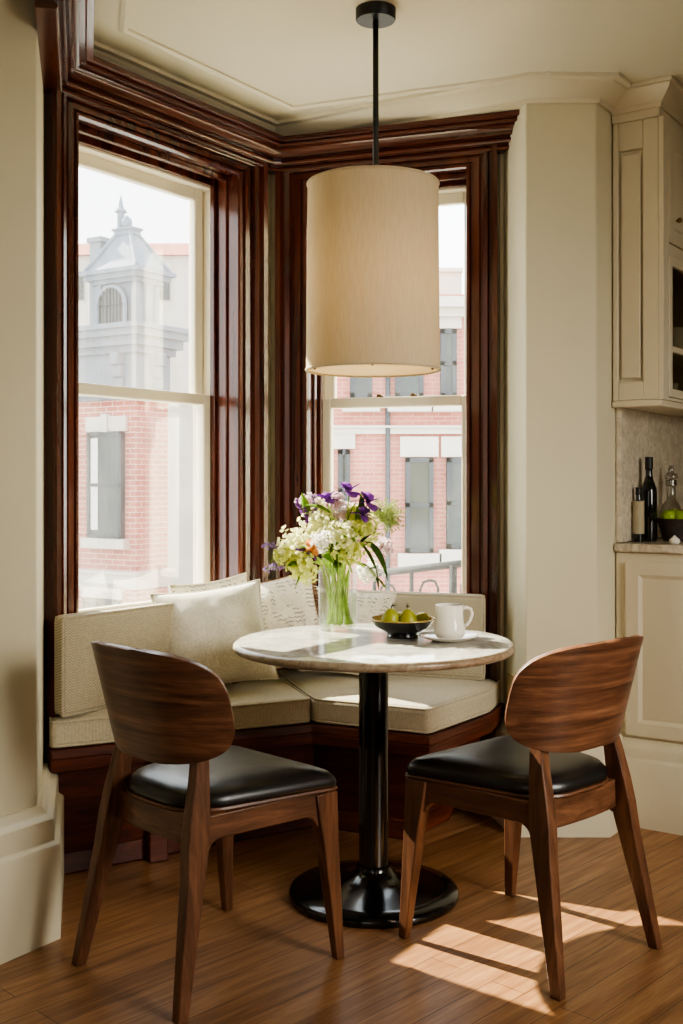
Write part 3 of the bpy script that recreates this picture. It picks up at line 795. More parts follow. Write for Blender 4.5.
def flower(kind, px, py, dy, label, r=.036, leaves=1):
    r = r*1.2
    hd = at(px, py, VY+dy)
    t = thing('flower_stem', label, 'flower', (VX, VY, ZT+.02), group=GRP)
    # stem: head -> vase mouth -> splayed foot
    mouth = Vector((VX+(hd.x-VX)*.22, VY+(hd.y-VY)*.22, ZT+VH-.01)); off = Vector((mouth.x-VX, mouth.y-VY))
    if off.length > R0-.014: off *= (R0-.014)/off.length; mouth.x, mouth.y = VX+off.x, VY+off.y
    a = rnd.uniform(0, 2*PI); fr = rnd.uniform(.02, R0-.016)
    foot = Vector((VX-off.x*.5+fr*math.cos(a), VY-off.y*.5+fr*math.sin(a), ZT+.018)); fo = Vector((foot.x-VX, foot.y-VY))
    if fo.length > R0-.014: fo *= (R0-.014)/fo.length; foot.x, foot.y = VX+fo.x, VY+fo.y
    pts = []
    for i in range(7):
        s = i/6
        if hd.z < mouth.z+.05: ctrl = mouth+Vector((0, 0, .06))
        else: ctrl = mouth+(mouth-foot).normalized()*(hd-mouth).length*.4
        pts.append(mouth*(1-s)**2+ctrl*2*s*(1-s)+hd*s*s)
    m = MB(); m.tube([foot]+pts, [.0028]+[.0026]*4+[.0022]*3, 7); m.build('stem', M['stem'], t, smooth=True)
    rr = random.Random(int(px*31+py)); axis = (pts[-1]-pts[-2]).normalized()
    if kind in ('cream', 'yellow', 'white', 'pink', 'lacy'):
        m = MB(); n = {'cream': 130, 'yellow': 130, 'white': 80, 'pink': 90, 'lacy': 420}[kind]
        m.blob(hd, (r*.5, r*.46), 10, 7)
        for _ in range(n):
            d = rdir(rr)
            if d.dot(axis) < -.75: continue
            c = hd+Vector((d.x*r, d.y*r, d.z*r*.9))*rr.uniform(.5, 1.18)
            if kind == 'lacy':
                m.tube([hd+(c-hd)*.4, c+d*r*.15], .0007, 3); m.blob(c+d*r*.15, (.0026, .0026), 5, 4); continue
            fl = rr.uniform(.007, .0115); tang = d.orthogonal().normalized(); ph = rr.uniform(0, PI)
            for q in range(5):
                dd = Matrix.Rotation(ph+q*2*PI/5, 3, d) @ tang
                petal(m, c, dd+d*.45, fl, fl*.48, d, .25)
        mat = {'cream': 'cream_petal', 'yellow': 'yellow_petal', 'white': 'white_petal', 'pink': 'pink_petal', 'lacy': 'lacy_green'}[kind]
        m.build('blossom', M[mat], t, smooth=True)
    elif kind in ('iris', 'orange'):
        m = MB(); up = (axis+Vector((0, 0, .4))).normalized(); tang = up.orthogonal().normalized()
        for q in range(6):
            dd = Matrix.Rotation(q*PI/3+rr.uniform(-.2, .2), 3, up) @ tang
            if q % 2: petal(m, hd, dd*.55+up*.9, r*1.05, r*.42, dd, .35)
            else: petal(m, hd, dd*1.0+up*.25, r*1.15, r*.46, up, -.55)
        for q in range(5):
            d = rdir(rr); petal(m, hd+up*r*.2, d*.7+up*.5, r*.7, r*.3, d, .3)
        m.build('blossom', M['purple_petal' if kind == 'iris' else 'orange_petal'], t, solid=.0008, smooth=True)
    elif kind in ('sprig', 'purple_sprig'):
        m = MB()
        for q in range(26):
            s = q/25; c = hd-axis*(.085*s)+rdir(rr)*.006
            for _ in range(3):
                d = (rdir(rr)+axis*.5); petal(m, c, d, rr.uniform(.012, .019)*(.6+.5*s), .0042, rdir(rr), .3)
        m.build('blossom', M['lavender_petal' if kind == 'sprig' else 'purple_petal'], t, solid=.0006, smooth=True)
    for q in range(leaves):
        k = rr.choice((3, 4, 5)); m = MB()
        d = (pts[k+1]-pts[k]).normalized()+rdir(rr)*.6
        leaf_mesh(m, pts[k], d, rr.uniform(.07, .11), rr.uniform(.010, .016), rr.uniform(.2, .9), rr.uniform(-1, 1))
        m.build('leaf', M['leaf'], t, solid=.0006, smooth=True)
    return t
flower('cream', 295, 544, -.02, 'large cream blossom cluster, leftmost of the big clusters in the bouquet', .046)
flower('yellow', 303, 567, -.05, 'pale yellow blossom cluster lowest on the left above the vase rim', .044)
flower('cream', 316, 526, .0, 'cream blossom cluster upper left of the bouquet below the purple tips', .046)
flower('cream', 341, 536, -.08, 'cream blossom cluster in the middle front of the bouquet', .040)
flower('yellow', 347, 551, -.06, 'yellow-green blossom cluster under the middle cream cluster', .036)
flower('yellow', 365, 529, -.02, 'pale yellow blossom cluster at right beside the lacy green head', .042)
flower('white', 369, 571, .02, 'white blossom hanging low over the right side of the vase', .033)
flower('cream', 325, 512, .05, 'cream blossom cluster near the top of the bouquet', .036)
flower('pink', 346, 515, .04, 'pale pink blossom cluster behind the middle cream cluster', .034)
flower('pink', 309, 505, .06, 'pale pink blossom cluster at the upper left of the bouquet', .030)
flower('lacy', 386, 516, .0, 'lacy pale green flower head at the upper right of the bouquet', .042, 0)
flower('iris', 349, 492, -.02, 'purple iris blossom highest in the bouquet', .034)
flower('iris', 368, 503, -.04, 'purple iris blossom at the upper right of the bouquet', .036)
flower('iris', 363, 515, -.06, 'purple iris blossom just below the upper right iris', .026)
flower('iris', 327, 500, -.02, 'purple iris blossom top centre left in the bouquet', .028)
flower('purple_sprig', 297, 503, .0, 'purple flower spike standing at the upper left of the bouquet', .03)
flower('sprig', 265, 546, -.02, 'lavender sprig reaching farthest left from the bouquet', .03)
flower('sprig', 266, 569, -.04, 'lavender sprig drooping at the lower left of the bouquet', .03)
flower('purple_sprig', 300, 549, -.08, 'small purple sprig between the left cream clusters', .02, 0)
flower('orange', 313, 547, -.09, 'single small orange blossom in the bouquet front', .022, 0)
def leafy(label, specs, mat='leaf', group='leafy stems in the glass vase'):
    t = thing('leafy_stem', label, 'foliage stem', (VX, VY, ZT+.02), group=group)
    (px, py, dy) = specs[0]; tip = at(px, py, VY+dy)
    a = rnd.uniform(0, 2*PI); foot = Vector((VX+.025*math.cos(a), VY+.025*math.sin(a), ZT+.018))
    mouth = Vector((VX, VY, ZT+VH-.02))+(Vector((tip.x-VX, tip.y-VY, 0)).normalized())*.035
    ctrl = mouth+Vector((0, 0, .10)); pts = [foot]
    for i in range(8):
        s = i/7; pts.append(mouth*(1-s)**2+ctrl*2*s*(1-s)+tip*s*s)
    m = MB(); m.tube(pts, .0028, 7); m.build('stem', M['stem'], t, smooth=True)
    for (k, dpx, dpy, L, w, bend) in specs[1]:
        b = pts[k]; d = Vector((dpx, rnd.uniform(-.3, .1), -dpy))
        m = MB(); leaf_mesh(m, b, d, L, w, bend, rnd.uniform(-.6, .6)); m.build('leaf', M[mat], t, solid=.0007, smooth=True)
    return t
flower('white', 322, 541, -.11, 'small white blossom spray low in the front centre of the bouquet', .026, 0)
flower('yellow', 286, 556, -.03, 'pale yellow blossom spray at the far left edge of the bouquet', .026, 0)
flower('pink', 335, 503, .02, 'pale pink blossom spray between the top irises', .024, 1)
flower('pink', 382, 548, .03, 'pale pink blossom spray at the right below the lacy green head', .024, 0)
flower('yellow', 357, 517, .01, 'pale yellow blossom spray under the upper right iris', .028, 1)
flower('sprig', 313, 497, .02, 'lavender sprig at the top left of the bouquet beside the purple spike', .03, 0)
leafy('leafy stem arching over the right of the vase with a long drooping dark leaf', [(372, 540, -.02), [(7, .6, .3, .15, .017, 1.9), (6, .9, .9, .13, .015, 1.2), (5, .5, -.6, .09, .014, .5)]], 'leaf_dark')
leafy('small leafy twig hanging lowest at the right of the vase', [(386, 588, -.02), [(7, .7, .6, .05, .007, .3), (6, .9, -.1, .05, .007, .5), (7, .2, .9, .045, .006, .2), (5, .8, .3, .06, .008, .6)]], 'leaf_dark')
leafy('broad green leaves upright at the centre front of the bouquet', [(340, 560, -.15), [(3, .1, -1, .13, .021, .3), (2, .45, -1, .14, .021, .4), (1, -.35, -1, .15, .020, .3), (2, -.7, -.7, .12, .018, .5)]])
leafy('green leaves spreading to the left of the bouquet centre', [(322, 556, -.10), [(6, -.8, -.5, .10, .016, .8), (5, .5, -.4, .11, .017, .6), (4, -.5, -.8, .10, .014, .6)]])
leafy('green leaves crossing just above the vase rim', [(352, 572, -.15), [(2, .25, -1, .15, .018, .2), (3, .6, -.7, .12, .015, .7), (2, -.35, -1, .14, .017, .3)]])

# bowl of pears
BX, BY = .183, 3.335
bw = thing('fruit_bowl', 'small dark footed bowl with gold rim on the marble table', 'bowl', (BX, BY, ZT))
m = MB(); m.lathe([(0, ZT), (.046, ZT), (.048, ZT+.004), (.044, ZT+.012), (.056, ZT+.018), (.082, ZT+.034), (.0985, ZT+.055), (.0955, ZT+.0552), (.079, ZT+.037), (.05, ZT+.022), (0, ZT+.019)], (BX, BY, 0), 64)
for i, f in enumerate(m.f):
    zc = sum((m.v[k].z for k in f))/len(f); rc = max(Vector((m.v[k].x-BX, m.v[k].y-BY)).length for k in f)
m.mi = [1 if (k//64) >= 6 else 0 for k in range(len(m.f))]
m.build('dish', [M['bowl_dark'], M['bowl_gold']], bw, auto=50)
m = MB(); m.tube([(BX+.097*math.cos(a*PI/40), BY+.097*math.sin(a*PI/40), ZT+.0558) for a in range(80)], .0022, 6, closed=True); m.build('rim', M['bowl_gold'], bw, smooth=True)
def pear(label, x, y, z, s, tilt, az):
    t = thing('pear', label, 'pear', (x, y, z), group='pears in the dark bowl')
    R = Matrix.Rotation(az, 3, 'Z') @ Matrix.Rotation(tilt, 3, 'X')
    prof = [(0, -.028), (.012, -.027), (.024, -.018), (.0285, -.004), (.026, .010), (.019, .022), (.0125, .031), (.007, .036), (0, .035)]
    m = MB(); m.lathe([(r*s, q*s) for r, q in prof], (0, 0, 0), 24); m.v = [R @ v+Vector((x, y, z)) for v in m.v]; m.build('body', M['fruit'], t, smooth=True)
    m = MB(); m.tube([Vector((x, y, z))+R @ Vector(p)*s for p in ((0, 0, .034), (.002, 0, .044), (.007, 0, .052))], .0016, 6); m.build('stalk', M['bark'], t, smooth=True)
    if s > .95:
        m = MB(); leaf_mesh(m, Vector((x, y, z))+R @ Vector((0, 0, .04))*s, R @ Vector((1, .3, .3)), .03, .007, .4); m.build('leaf', M['leaf_dark'], t, solid=.0006)
pear('left of the two upright green pears in the dark bowl', BX-.036, BY-.004, ZT+.052, 1.0, .12, .5)
pear('right of the two upright green pears in the dark bowl', BX+.017, BY-.012, ZT+.051, 1.0, -.1, 1.0)
pear('small green pear lying at the right edge of the bowl', BX+.060, BY+.012, ZT+.054, .72, 1.35, -1.0)
pear('small green pear lying behind the two upright pears', BX-.004, BY+.045, ZT+.049, .8, 1.4, 1.4)

# cup and saucer
UX, UY = .314, 3.262
sc_ = tag(MB().__class__() and (lambda: (lambda m: (m.lathe([(0, ZT), (.045, ZT), (.05, ZT+.003), (.075, ZT+.009), (.0875, ZT+.016), (.0865, ZT+.018), (.07, ZT+.012), (.045, ZT+.007), (0, ZT+.006)], (UX, UY, 0), 64), m.build('saucer', M['porcelain'], auto=60))[1])(MB()))(), 'white saucer under the coffee cup on the marble table', 'saucer')
cu = thing('coffee_cup', 'tall white coffee cup standing on its saucer', 'cup', (UX, UY, ZT+.0072))
zb = ZT+.0075; cx_ = UX+.004
m = MB(); m.lathe([(0, zb), (.030, zb), (.040, zb+.004), (.0455, zb+.016), (.0455, zb+.03), (.041, zb+.05), (.0395, zb+.075), (.0415, zb+.098), (.039, zb+.099), (.0365, zb+.076), (.038, zb+.05), (.042, zb+.028), (.036, zb+.008), (0, zb+.006)], (cx_, UY, 0), 56); m.build('body', M['porcelain'], cu, auto=60)
m = MB(); m.lathe([(0, zb+.084), (.0368, zb+.084)], (cx_, UY, 0), 48); m.build('coffee', M['coffee'], cu)
m = MB(); hx = Vector((.92, -.38, 0)).normalized(); hp = [(.036, .086), (.05, .092), (.064, .088), (.068, .074), (.062, .056), (.052, .042), (.040, .036)]
m.tube([Vector((cx_, UY, zb))+hx*a+Vector((0, 0, b)) for a, b in hp], [.0055, .005, .0048, .0046, .0048, .005, .006], 10); m.build('handle', M['porcelain'], cu, smooth=True)

# ------------------------------------------------------------------ kitchen corner
K0 = Vector((.988, 4.003))
def FK(s, e, z): p = K0+nA*s+dA*e; return Vector((p.x, p.y, z))
def panel_frame(m, F2, u0, u1, z0, z1, d, rail, mould=.012):
    # raised frame + bevelled recess + flat panel; F2(u, depth, z), depth grows outwards
    rings = [((u0, u1, z0, z1), 0), ((u0, u1, z0, z1), d), ((u0+rail, u1-rail, z0+rail, z1-rail), d), ((u0+rail+mould, u1-rail-mould, z0+rail+mould, z1-rail-mould), d-.009), ((u0+rail+mould*1.6, u1-rail-mould*1.6, z0+rail+mould*1.6, z1-rail-mould*1.6), d-.007)]
    m.loft([[F2(a, dd, c), F2(b, dd, c), F2(b, dd, e), F2(a, dd, e)] for (a, b, c, e), dd in rings], True)
# backsplash on the wall behind the counter
m = MB(); m.box(0.001, .02, .006, 1.9, 1.0, 1.50, FK); struct(m.build('trim_5', M['splash']))
bc = thing('base_cabinet', 'cream panelled base cabinet under the kitchen counter', 'cabinet', (K0.x, K0.y, 0))
m = MB(); m.box(.002, .60, 0, 1.9, .30, .964, FK); m.build('carcass', M['cabinet'], bc, bevel=.003)
m = MB(); panel_frame(m, lambda u, d, z: FK(u, -d, z), .044, .56, .315, .933, .018, .045, .014); m.build('end_panel', M['cabinet'], bc, auto=30)
pl = [(-.001, 0), (.05, 0), (.05, .225), (.046, .232), (.038, .236), (.034, .242), (.034, .272), (.028, .284), (.016, .292), (.012, .302), (-.001, .302)]
m = MB(); m.sweep([FK(.004, 0, 0).xy, FK(.60, 0, 0).xy, FK(.60, 1.9, 0).xy], pl, -1); m.build('plinth', M['cabinet'], bc, auto=30)
for i in range(3):
    e0 = .03+i*.62
    m = MB(); panel_frame(m, lambda u, d, z: FK(.60+d, u, z), e0, e0+.6, .315, .933, .018, .06, .014); dr = m.build('door', M['cabinet'], bc, auto=30)
    m = MB(); m.blob(FK(.632, e0+.55, .85), (.012, .012), 12, 8); m.build('knob', M['brass'], dr, smooth=True)
m = MB(); m.box(.001, .63, -.022, 1.9, .966, .996, FK); tag(m.build('countertop', M['counter'], bevel=.006), 'pale marble countertop slab on the base cabinet', 'countertop')

uc = thing('wall_cabinet', 'tall cream wall cabinet with glazed door above the counter', 'cabinet', (K0.x, K0.y, 1.5))
UD, UL, th = .168, 1.30, .018
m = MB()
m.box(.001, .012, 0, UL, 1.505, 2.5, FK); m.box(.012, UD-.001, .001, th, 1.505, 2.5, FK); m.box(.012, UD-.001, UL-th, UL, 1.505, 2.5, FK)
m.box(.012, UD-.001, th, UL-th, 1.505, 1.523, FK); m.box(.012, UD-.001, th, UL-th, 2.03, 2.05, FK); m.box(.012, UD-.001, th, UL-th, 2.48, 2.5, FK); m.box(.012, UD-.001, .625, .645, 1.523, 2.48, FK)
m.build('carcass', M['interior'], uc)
m = MB(); m.box(.012, UD-.03, th, .625, 1.682, 1.697, FK); m.build('shelf', M['cabinet'], uc)
m = MB()                                                     # end panel facing the table
m.box(.001, UD, -.012, 0, 1.505, 2.5, FK)
panel_frame(m, lambda u, d, z: FK(u, -.012-d, z), .002, UD, 1.505, 2.495, .010, .002, .001)
m.build('end_board', M['cabinet'], uc)
m = MB(); panel_frame(m, lambda u, d, z: FK(u, -.012-d, z), .002, .168, 1.512, 2.495, .014, .0, .0) if False else None
for a, b in ((.002, .022), (.112, UD)): m.box(a, b, -.034, -.012, 1.505, 2.495, FK)
m.box(.022, .112, -.034, -.012, 1.505, 1.572, FK); m.box(.022, .112, -.034, -.012, 2.395, 2.495, FK)
m.build('end_panel', M['cabinet'], uc, bevel=.004)
m = MB(); m.box(.032, .102, -.030, -.022, 1.585, 2.382, FK); m.build('raised_panel', M['cabinet'], uc, bevel=.006)
m = MB(); m.box(.001, UD+.012, -.04, UL, 1.482, 1.505, FK); m.build('light_rail', M['cabinet'], uc, bevel=.005)
# frieze and crown of the cabinet
m = MB(); m.box(.001, UD+.004, -.038, UL, 2.495, 2.604, FK); m.build('frieze', M['cabinet'], uc, bevel=.002)
kc = [(0, 2.525), (.008, 2.525), (.012, 2.540), (.03, 2.556), (.05, 2.575), (.055, 2.588), (.065, 2.59), (.065, ZC-.001), (0, ZC-.001)]
m = MB(); m.sweep([FK(.001, -.038, 0).xy, FK(UD+.004, -.038, 0).xy, FK(UD+.004, UL, 0).xy], kc, -1); m.build('cornice', M['cabinet'], uc, auto=30)
# face frame + doors on the front (facing the kitchen)
m = MB()
for a, b in ((-.034, .02), (.612, .655), (UL-.03, UL)): m.box(UD, UD+.018, a, b, 1.505, 2.495, FK)
m.box(UD, UD+.018, .02, .612, 2.45, 2.495, FK); m.box(UD, UD+.018, .02, .612, 2.02, 2.06, FK); m.box(UD, UD+.018, .02, .612, 1.505, 1.515, FK)
m.box(UD, UD+.018, .655, UL-.03, 2.45, 2.495, FK); m.box(UD, UD+.018, .655, UL-.03, 1.505, 1.515, FK)
m.build('face_frame', M['cabinet'], uc, bevel=.002)
for (a, b, z0, z1) in ((.022, .610, 2.062, 2.448), (.657, UL-.032, 1.517, 2.448)):
    m = MB(); panel_frame(m, lambda u, d, z: FK(UD+.002+d, u, z), a, b, z0, z1, .022, .05, .014); dr = m.build('door', M['cabinet'], uc, auto=30)
    m = MB(); kp = FK(UD+.034, a+.075, z0+.09); m.tube([FK(UD+.022, a+.075, z0+.09), FK(UD+.032, a+.075, z0+.09)], .004, 8); m.blob(kp, (.009, .009), 12, 8); m.build('knob', M['brass'], dr, smooth=True)
m = MB(); a, b, z0, z1 = .022, .610, 1.517, 2.018
for (p, q, r, s) in ((a, a+.035, z0, z1), (b-.035, b, z0, z1), (a+.035, b-.035, z0, z0+.03), (a+.035, b-.035, z1-.035, z1), (a+.035, b-.035, 1.678, 1.700)): m.box(UD+.002, UD+.022, p, q, r, s, FK)
gd = m.build('glazed_door', M['cabinet'], uc, bevel=.003)
m = MB(); m.box(UD+.008, UD+.011, a+.03, b-.03, z0+.025, z1-.03, FK); m.build('pane', M['cab_glass'], gd)
# crockery inside
def crock(name, label, cat, prof, e, s, z, mat='porcelain', group=None):
    p = FK(s, e, z); m = MB(); m.lathe([(r, q+z) for r, q in prof], (p.x, p.y, 0), 32); return tag(m.build(name, M[mat], auto=50), label, cat, group)
bp_ = [(0, 0), (.028, 0), (.03, .004), (.05, .022), (.058, .044), (.0555, .044), (.046, .022), (.025, .008), (0, .006)]
for i, w in enumerate(('bottom', 'middle', 'top')):
    crock('bowl', f'white bowl at the {w} of the stack on the cabinet shelf', 'bowl', bp_, .38, .095, 1.6985+i*.03, group='white bowls stacked in the wall cabinet')
crock('plate', 'white plate lying on the bottom of the wall cabinet', 'plate', [(0, 0), (.04, 0), (.062, .012), (.061, .014), (.04, .004), (0, .004)], .33, .090, 1.5245)
crock('cup', 'white cup on the plate in the wall cabinet', 'cup', [(0, 0), (.02, 0), (.028, .012), (.033, .06), (.031, .06), (.026, .014), (0, .006)], .33, .090, 1.5295)

# things on the counter
ZK = .9965
def bottle(px, Y, r, h, label, lab):
    x = (px-CX)/FPX*Y
    t = thing('wine_bottle', label, 'bottle', (x, Y, ZK), group='dark bottles on the kitchen counter')
    m = MB(); m.lathe([(0, ZK), (r*.92, ZK), (r, ZK+.006), (r, ZK+h*.56), (r*.93, ZK+h*.63), (r*.6, ZK+h*.72), (r*.43, ZK+h*.78), (r*.42, ZK+h*.97), (r*.48, ZK+h*.975), (r*.48, ZK+h), (0, ZK+h)], (x, Y, 0), 32); m.build('body', M['bottle'], t, auto=50)
    m = MB(); m.lathe([(r*.5, ZK+h*.86), (r*.5, ZK+h*1.002), (0, ZK+h*1.003)], (x, Y, 0), 24); m.build('capsule', M['black_matte'], t, auto=50)
    if lab:
        m = MB(); m.lathe([(r*1.012, ZK+lab[0]), (r*1.012, ZK+lab[1])], (x, Y, 0), 32); m.build('paper_label', M['label'], t, smooth=True)
bottle(649, 4.12, .029, .312, 'tall black wine bottle on the kitchen counter', None)
bottle(638.5, 4.075, .021, .2, 'shorter dark bottle with cream label left of the tall wine bottle', (.03, .15))
def fruit_bowl():
    x, y = 1.2545, 4.150
    t = thing('woven_bowl', 'dark woven bowl of green apples on the kitchen counter', 'bowl', (x, y, ZK))
    m = MB(); pr = [(0, 0), (.05, 0)]
    for i in range(12): pr.append((.05+.024*i/11+.002*(i % 2), .003+.08*i/11))
    pr += [(.068, .083), (.047, .008), (0, .006)]
    m.lathe([(r, z+ZK) for r, z in pr], (x, y, 0), 48); m.build('basket', M['woven'], t, auto=60)
    for (dx, dy, dz, lb) in ((-.036, -.018, .088, 'green apple at the left edge of the woven bowl'), (.008, -.036, .086, 'bright green apple at the front of the woven bowl'), (.042, .0, .088, 'green apple at the right side of the woven bowl'), (-.005, .03, .090, 'green apple at the back of the woven bowl')):
        a = thing('apple', lb, 'apple', (x+dx, y+dy, ZK+dz), group='green apples in the woven bowl')
        m = MB(); m.lathe([(0, -.022), (.008, -.026), (.02, -.022), (.030, -.006), (.031, .006), (.024, .021), (.012, .027), (.004, .024), (0, .020)], (x+dx, y+dy, ZK+dz), 24); m.build('body', M['apple'], a, smooth=True)
        m = MB(); m.tube([(x+dx, y+dy, ZK+dz+.02), (x+dx+.002, y+dy, ZK+dz+.033)], .0014, 6); m.build('stalk', M['bark'], a)
fruit_bowl()
dx, dy = 1.277, 4.30
dc = thing('decanter', 'glass decanter with a stopper behind the bowl of apples', 'decanter', (dx, dy, ZK))
m = MB(); m.lathe([(0, ZK), (.04, ZK), (.043, ZK+.01), (.043, ZK+.10), (.03, ZK+.135), (.018, ZK+.15), (.017, ZK+.215), (.019, ZK+.22), (0, ZK+.22)], (dx, dy, 0), 32); m.build('body', M['crystal'], dc, auto=50)
m = MB(); m.lathe([(.0185, ZK+.205), (.021, ZK+.207), (.021, ZK+.226), (.0185, ZK+.228)], (dx, dy, 0), 32); m.build('collar', M['steel'], dc, auto=50)
m = MB(); m.lathe([(0, ZK+.228), (.022, ZK+.23), (.026, ZK+.24), (.02, ZK+.252), (.009, ZK+.258), (.011, ZK+.27), (.006, ZK+.283), (0, ZK+.284)], (dx, dy, 0), 24); m.build('stopper', M['crystal'], dc, auto=50)
p = FK(.20, .045, ZK)
m = MB(); m.lathe([(0, ZK), (.014, ZK), (.020, ZK+.008), (.018, ZK+.017), (.008, ZK+.024), (.003, ZK+.031), (0, ZK+.031)], (p.x, p.y, 0), 20)
tag(m.build('garlic_bulb', M['porcelain'], smooth=True), 'small whitish bulb lying on the counter before the woven bowl', 'bulb')
# outlet on the wall right of the bench
q = Vector((.612, 4.008, .476)); od = Vector((.185, -.983, 0)); on_ = Vector((-.983, -.185, 0)); ou = thing('power_outlet', 'small tan outlet plate low on the wall beside the bench', 'outlet', q)
m = MB(); m.box(-.032, .032, -.001, .006, q.z-.045, q.z+.045, lambda a, b, z: Vector((q.x, q.y, 0))+od*a+on_*b+Vector((0, 0, z))); m.build('plate', M['outlet'], ou, bevel=.002)

# ------------------------------------------------------------------ outside
STREET = -4.2
m = MB(); m.box(-60, 60, 5.4, 90, STREET-.2, STREET); struct(m.build('street', M['pavement']))
OT = at(136, 482, 29).xy; eL = Vector((-.85, .53)).normalized(); eR = Vector((.53, .85)).normalized()
def FT(a, b, z): p = OT+eL*a+eR*b; return Vector((p.x, p.y, z))
zy = lambda y, D=29.4: HZ+(YH-y)/FPX*D
b1 = thing('corner_building', 'brick corner building with grey slate mansard tower outside the left window', 'building', (OT.x, OT.y, STREET))
m = MB(); m.box(0, 16, 0, 1.25, STREET, zy(400), FT); m.build('wall', M['brick1'], b1)
m = MB(); m.box(-.05, 16.05, -.05, 1.3, zy(400), zy(352), FT); m.box(-.12, 16.1, -.12, 1.37, zy(396), zy(391), FT); m.build('frieze', M['stone_grey'], b1)
m = MB()
for z0, z1, o in ((354, 347, .16), (347, 338, .3), (338, 331, .42), (331, 326, .5)): m.box(-o, 16+o, -o, 1.25+o, zy(z0), zy(z1), FT)
m.build('cornice', M['stone_grey'], b1)
for (a, b, on) in ((.35, 0, 0), (.0, .55, 1), (2.3, 0, 0)):
    m = MB()
    for k, (z0, z1, o) in enumerate(((353, 366, .32), (366, 378, .22), (378, 388, .14))):
        if on: m.box(-o, 0, b, b+.3, zy(z1), zy(z0), FT)
        else: m.box(a, a+.3, -o, 0, zy(z1), zy(z0), FT)
    m.build('bracket', M['stone_grey'], b1, bevel=.03)
m = MB(); m.box(.12, 1.45, .12, .93, zy(327), zy(280), FT); m.build('tower', M['slate'], b1)
for (a0, a1, b0_, b1_) in ((.05, .2, .05, .2), (1.3, 1.5, .05, .2), (.05, .2, .82, .97), (.05, .16, .45, .55)):
    m = MB(); m.box(a0, a1, b0_, b1_, zy(326), zy(281), FT); m.build('pilaster', M['slate'], b1)
m = MB()
for z0, z1, o in ((283, 279, .12), (279, 274, .26), (274, 270, .36)): m.box(.1-o, 1.48+o, .1-o, .95+o, zy(z0), zy(z1), FT)
m.build('tower_cornice', M['slate'], b1)
def ringT(o, z): q = o if o > 0 else o*.62; return [FT(.1-o, .1-q, z), FT(1.48+o, .1-q, z), FT(1.48+o, .95+q, z), FT(.1-o, .95+q, z)]
m = MB(); m.loft([ringT(.26, zy(270)), ringT(.10, zy(262)), ringT(-.24, zy(242)), ringT(-.44, zy(231))]); m.build('mansard_roof', M['slate'], b1)
m = MB(); m.loft([ringT(-.38, zy(232)), ringT(-.38, zy(228)), ringT(-.32, zy(227)), ringT(-.32, zy(225))]); m.build('roof_cap', M['slate'], b1)
for c0, c1 in ((FT(-.14, -.14, zy(269)), FT(.54, .37, zy(231))), (FT(1.72, -.14, zy(269)), FT(1.04, .37, zy(231))), (FT(-.14, 1.19, zy(269)), FT(.54, .68, zy(231)))):
    m = MB(); m.tube([c0, c1], .06, 6); m.build('hip_roll', M['slate'], b1)
c = FT(.70, .42, 0); m = MB(); m.lathe([(.05, zy(227)), (.10, zy(224)), (.14, zy(221)), (.13, zy(217)), (.06, zy(214)), (0, zy(212))], (c.x, c.y, 0), 16); m.build('ball_finial', M['slate'], b1, smooth=True)
c = FT(1.02, .52, 0); m = MB(); m.lathe([(.10, zy(227)), (.10, zy(208)), (.17, zy(207)), (.15, zy(205)), (.07, zy(202)), (.05, zy(196)), (0, zy(188))], (c.x, c.y, 0), 12); m.build('spire', M['slate'], b1)
m = MB(); m.box(1.46, 1.86, .2, .7, zy(327), zy(237), FT); m.box(1.40, 1.92, .14, .76, zy(237), zy(232), FT); m.build('chimney', M['stone_grey'], b1)
# round-headed dormer with iron grille on the tower
m = MB(); cz = zy(305); cA = .86
arch = [FT(cA+.48*math.cos(q*PI/12), .0, cz+.48*math.sin(q*PI/12)) for q in range(13)]
m.loft([arch+[FT(cA-.48, .0, zy(324)), FT(cA+.48, .0, zy(324))], [v+Vector((eR.x, eR.y, 0))*.12 for v in arch+[FT(cA-.48, .0, zy(324)), FT(cA+.48, .0, zy(324))]]])
dw = m.build('dormer_window', M['dark_pane'], b1)
m = MB(); m.tube([FT(cA-.5, -.03, zy(324))]+[FT(cA+.5*math.cos(PI-q*PI/12), -.03, cz+.5*math.sin(q*PI/12)) for q in range(13)]+[FT(cA+.5, -.03, zy(324))], .06, 6)
m.build('arch_trim', M['slate'], dw)
m = MB()
for k in range(-3, 4): m.tube([FT(cA+k*.12, -.06, zy(324)), FT(cA+k*.12, -.06, cz+math.sqrt(max(.01, .2-(k*.12)**2)))], .018, 4)
m.tube([FT(cA-.42, -.06, cz), FT(cA+.42, -.06, cz)], .018, 4)
m.build('grille', M['iron'], dw)
# sash window in the brick face
def far_window(F2, u0, u1, z0, z1, par, green=False):
    m = MB(); f = .09
    m.box(u0, u1, -.10, .0, z0, z1, F2)
    w = m.build('window', M['dark_pane'], par)
    m = MB(); zm = (z0+z1)/2
    for (a, b, c_, d) in ((u0, u0+f, z0, z1), (u1-f, u1, z0, z1), (u0, u1, z0, z0+f), (u0, u1, z1-f, z1), (u0, u1, zm-f/2, zm+f/2)): m.box(a, b, -.16, -.02, c_, d, F2)
    m.build('frame', M['dark_frame'], w)
    m = MB(); m.box(u0-.15, u1+.15, -.24, .0, z0-.28, z0-.02, F2); m.build('sill', M['stone'], w)
    m = MB(); m.box(u0-.1, u1+.1, -.10, .0, z1+.02, z1+.42, F2); m.build('lintel', M['stone'], w)
    return w
w = far_window(lambda a, b, z: FT(a, b, z), .38, 1.62, zy(538, 29.3), zy(432, 29.3), b1)
m = MB(); m.box(1.25, 1.5, -.125, -.11, zy(530), zy(438), FT); m.build('curtain', M['curtain'], w)
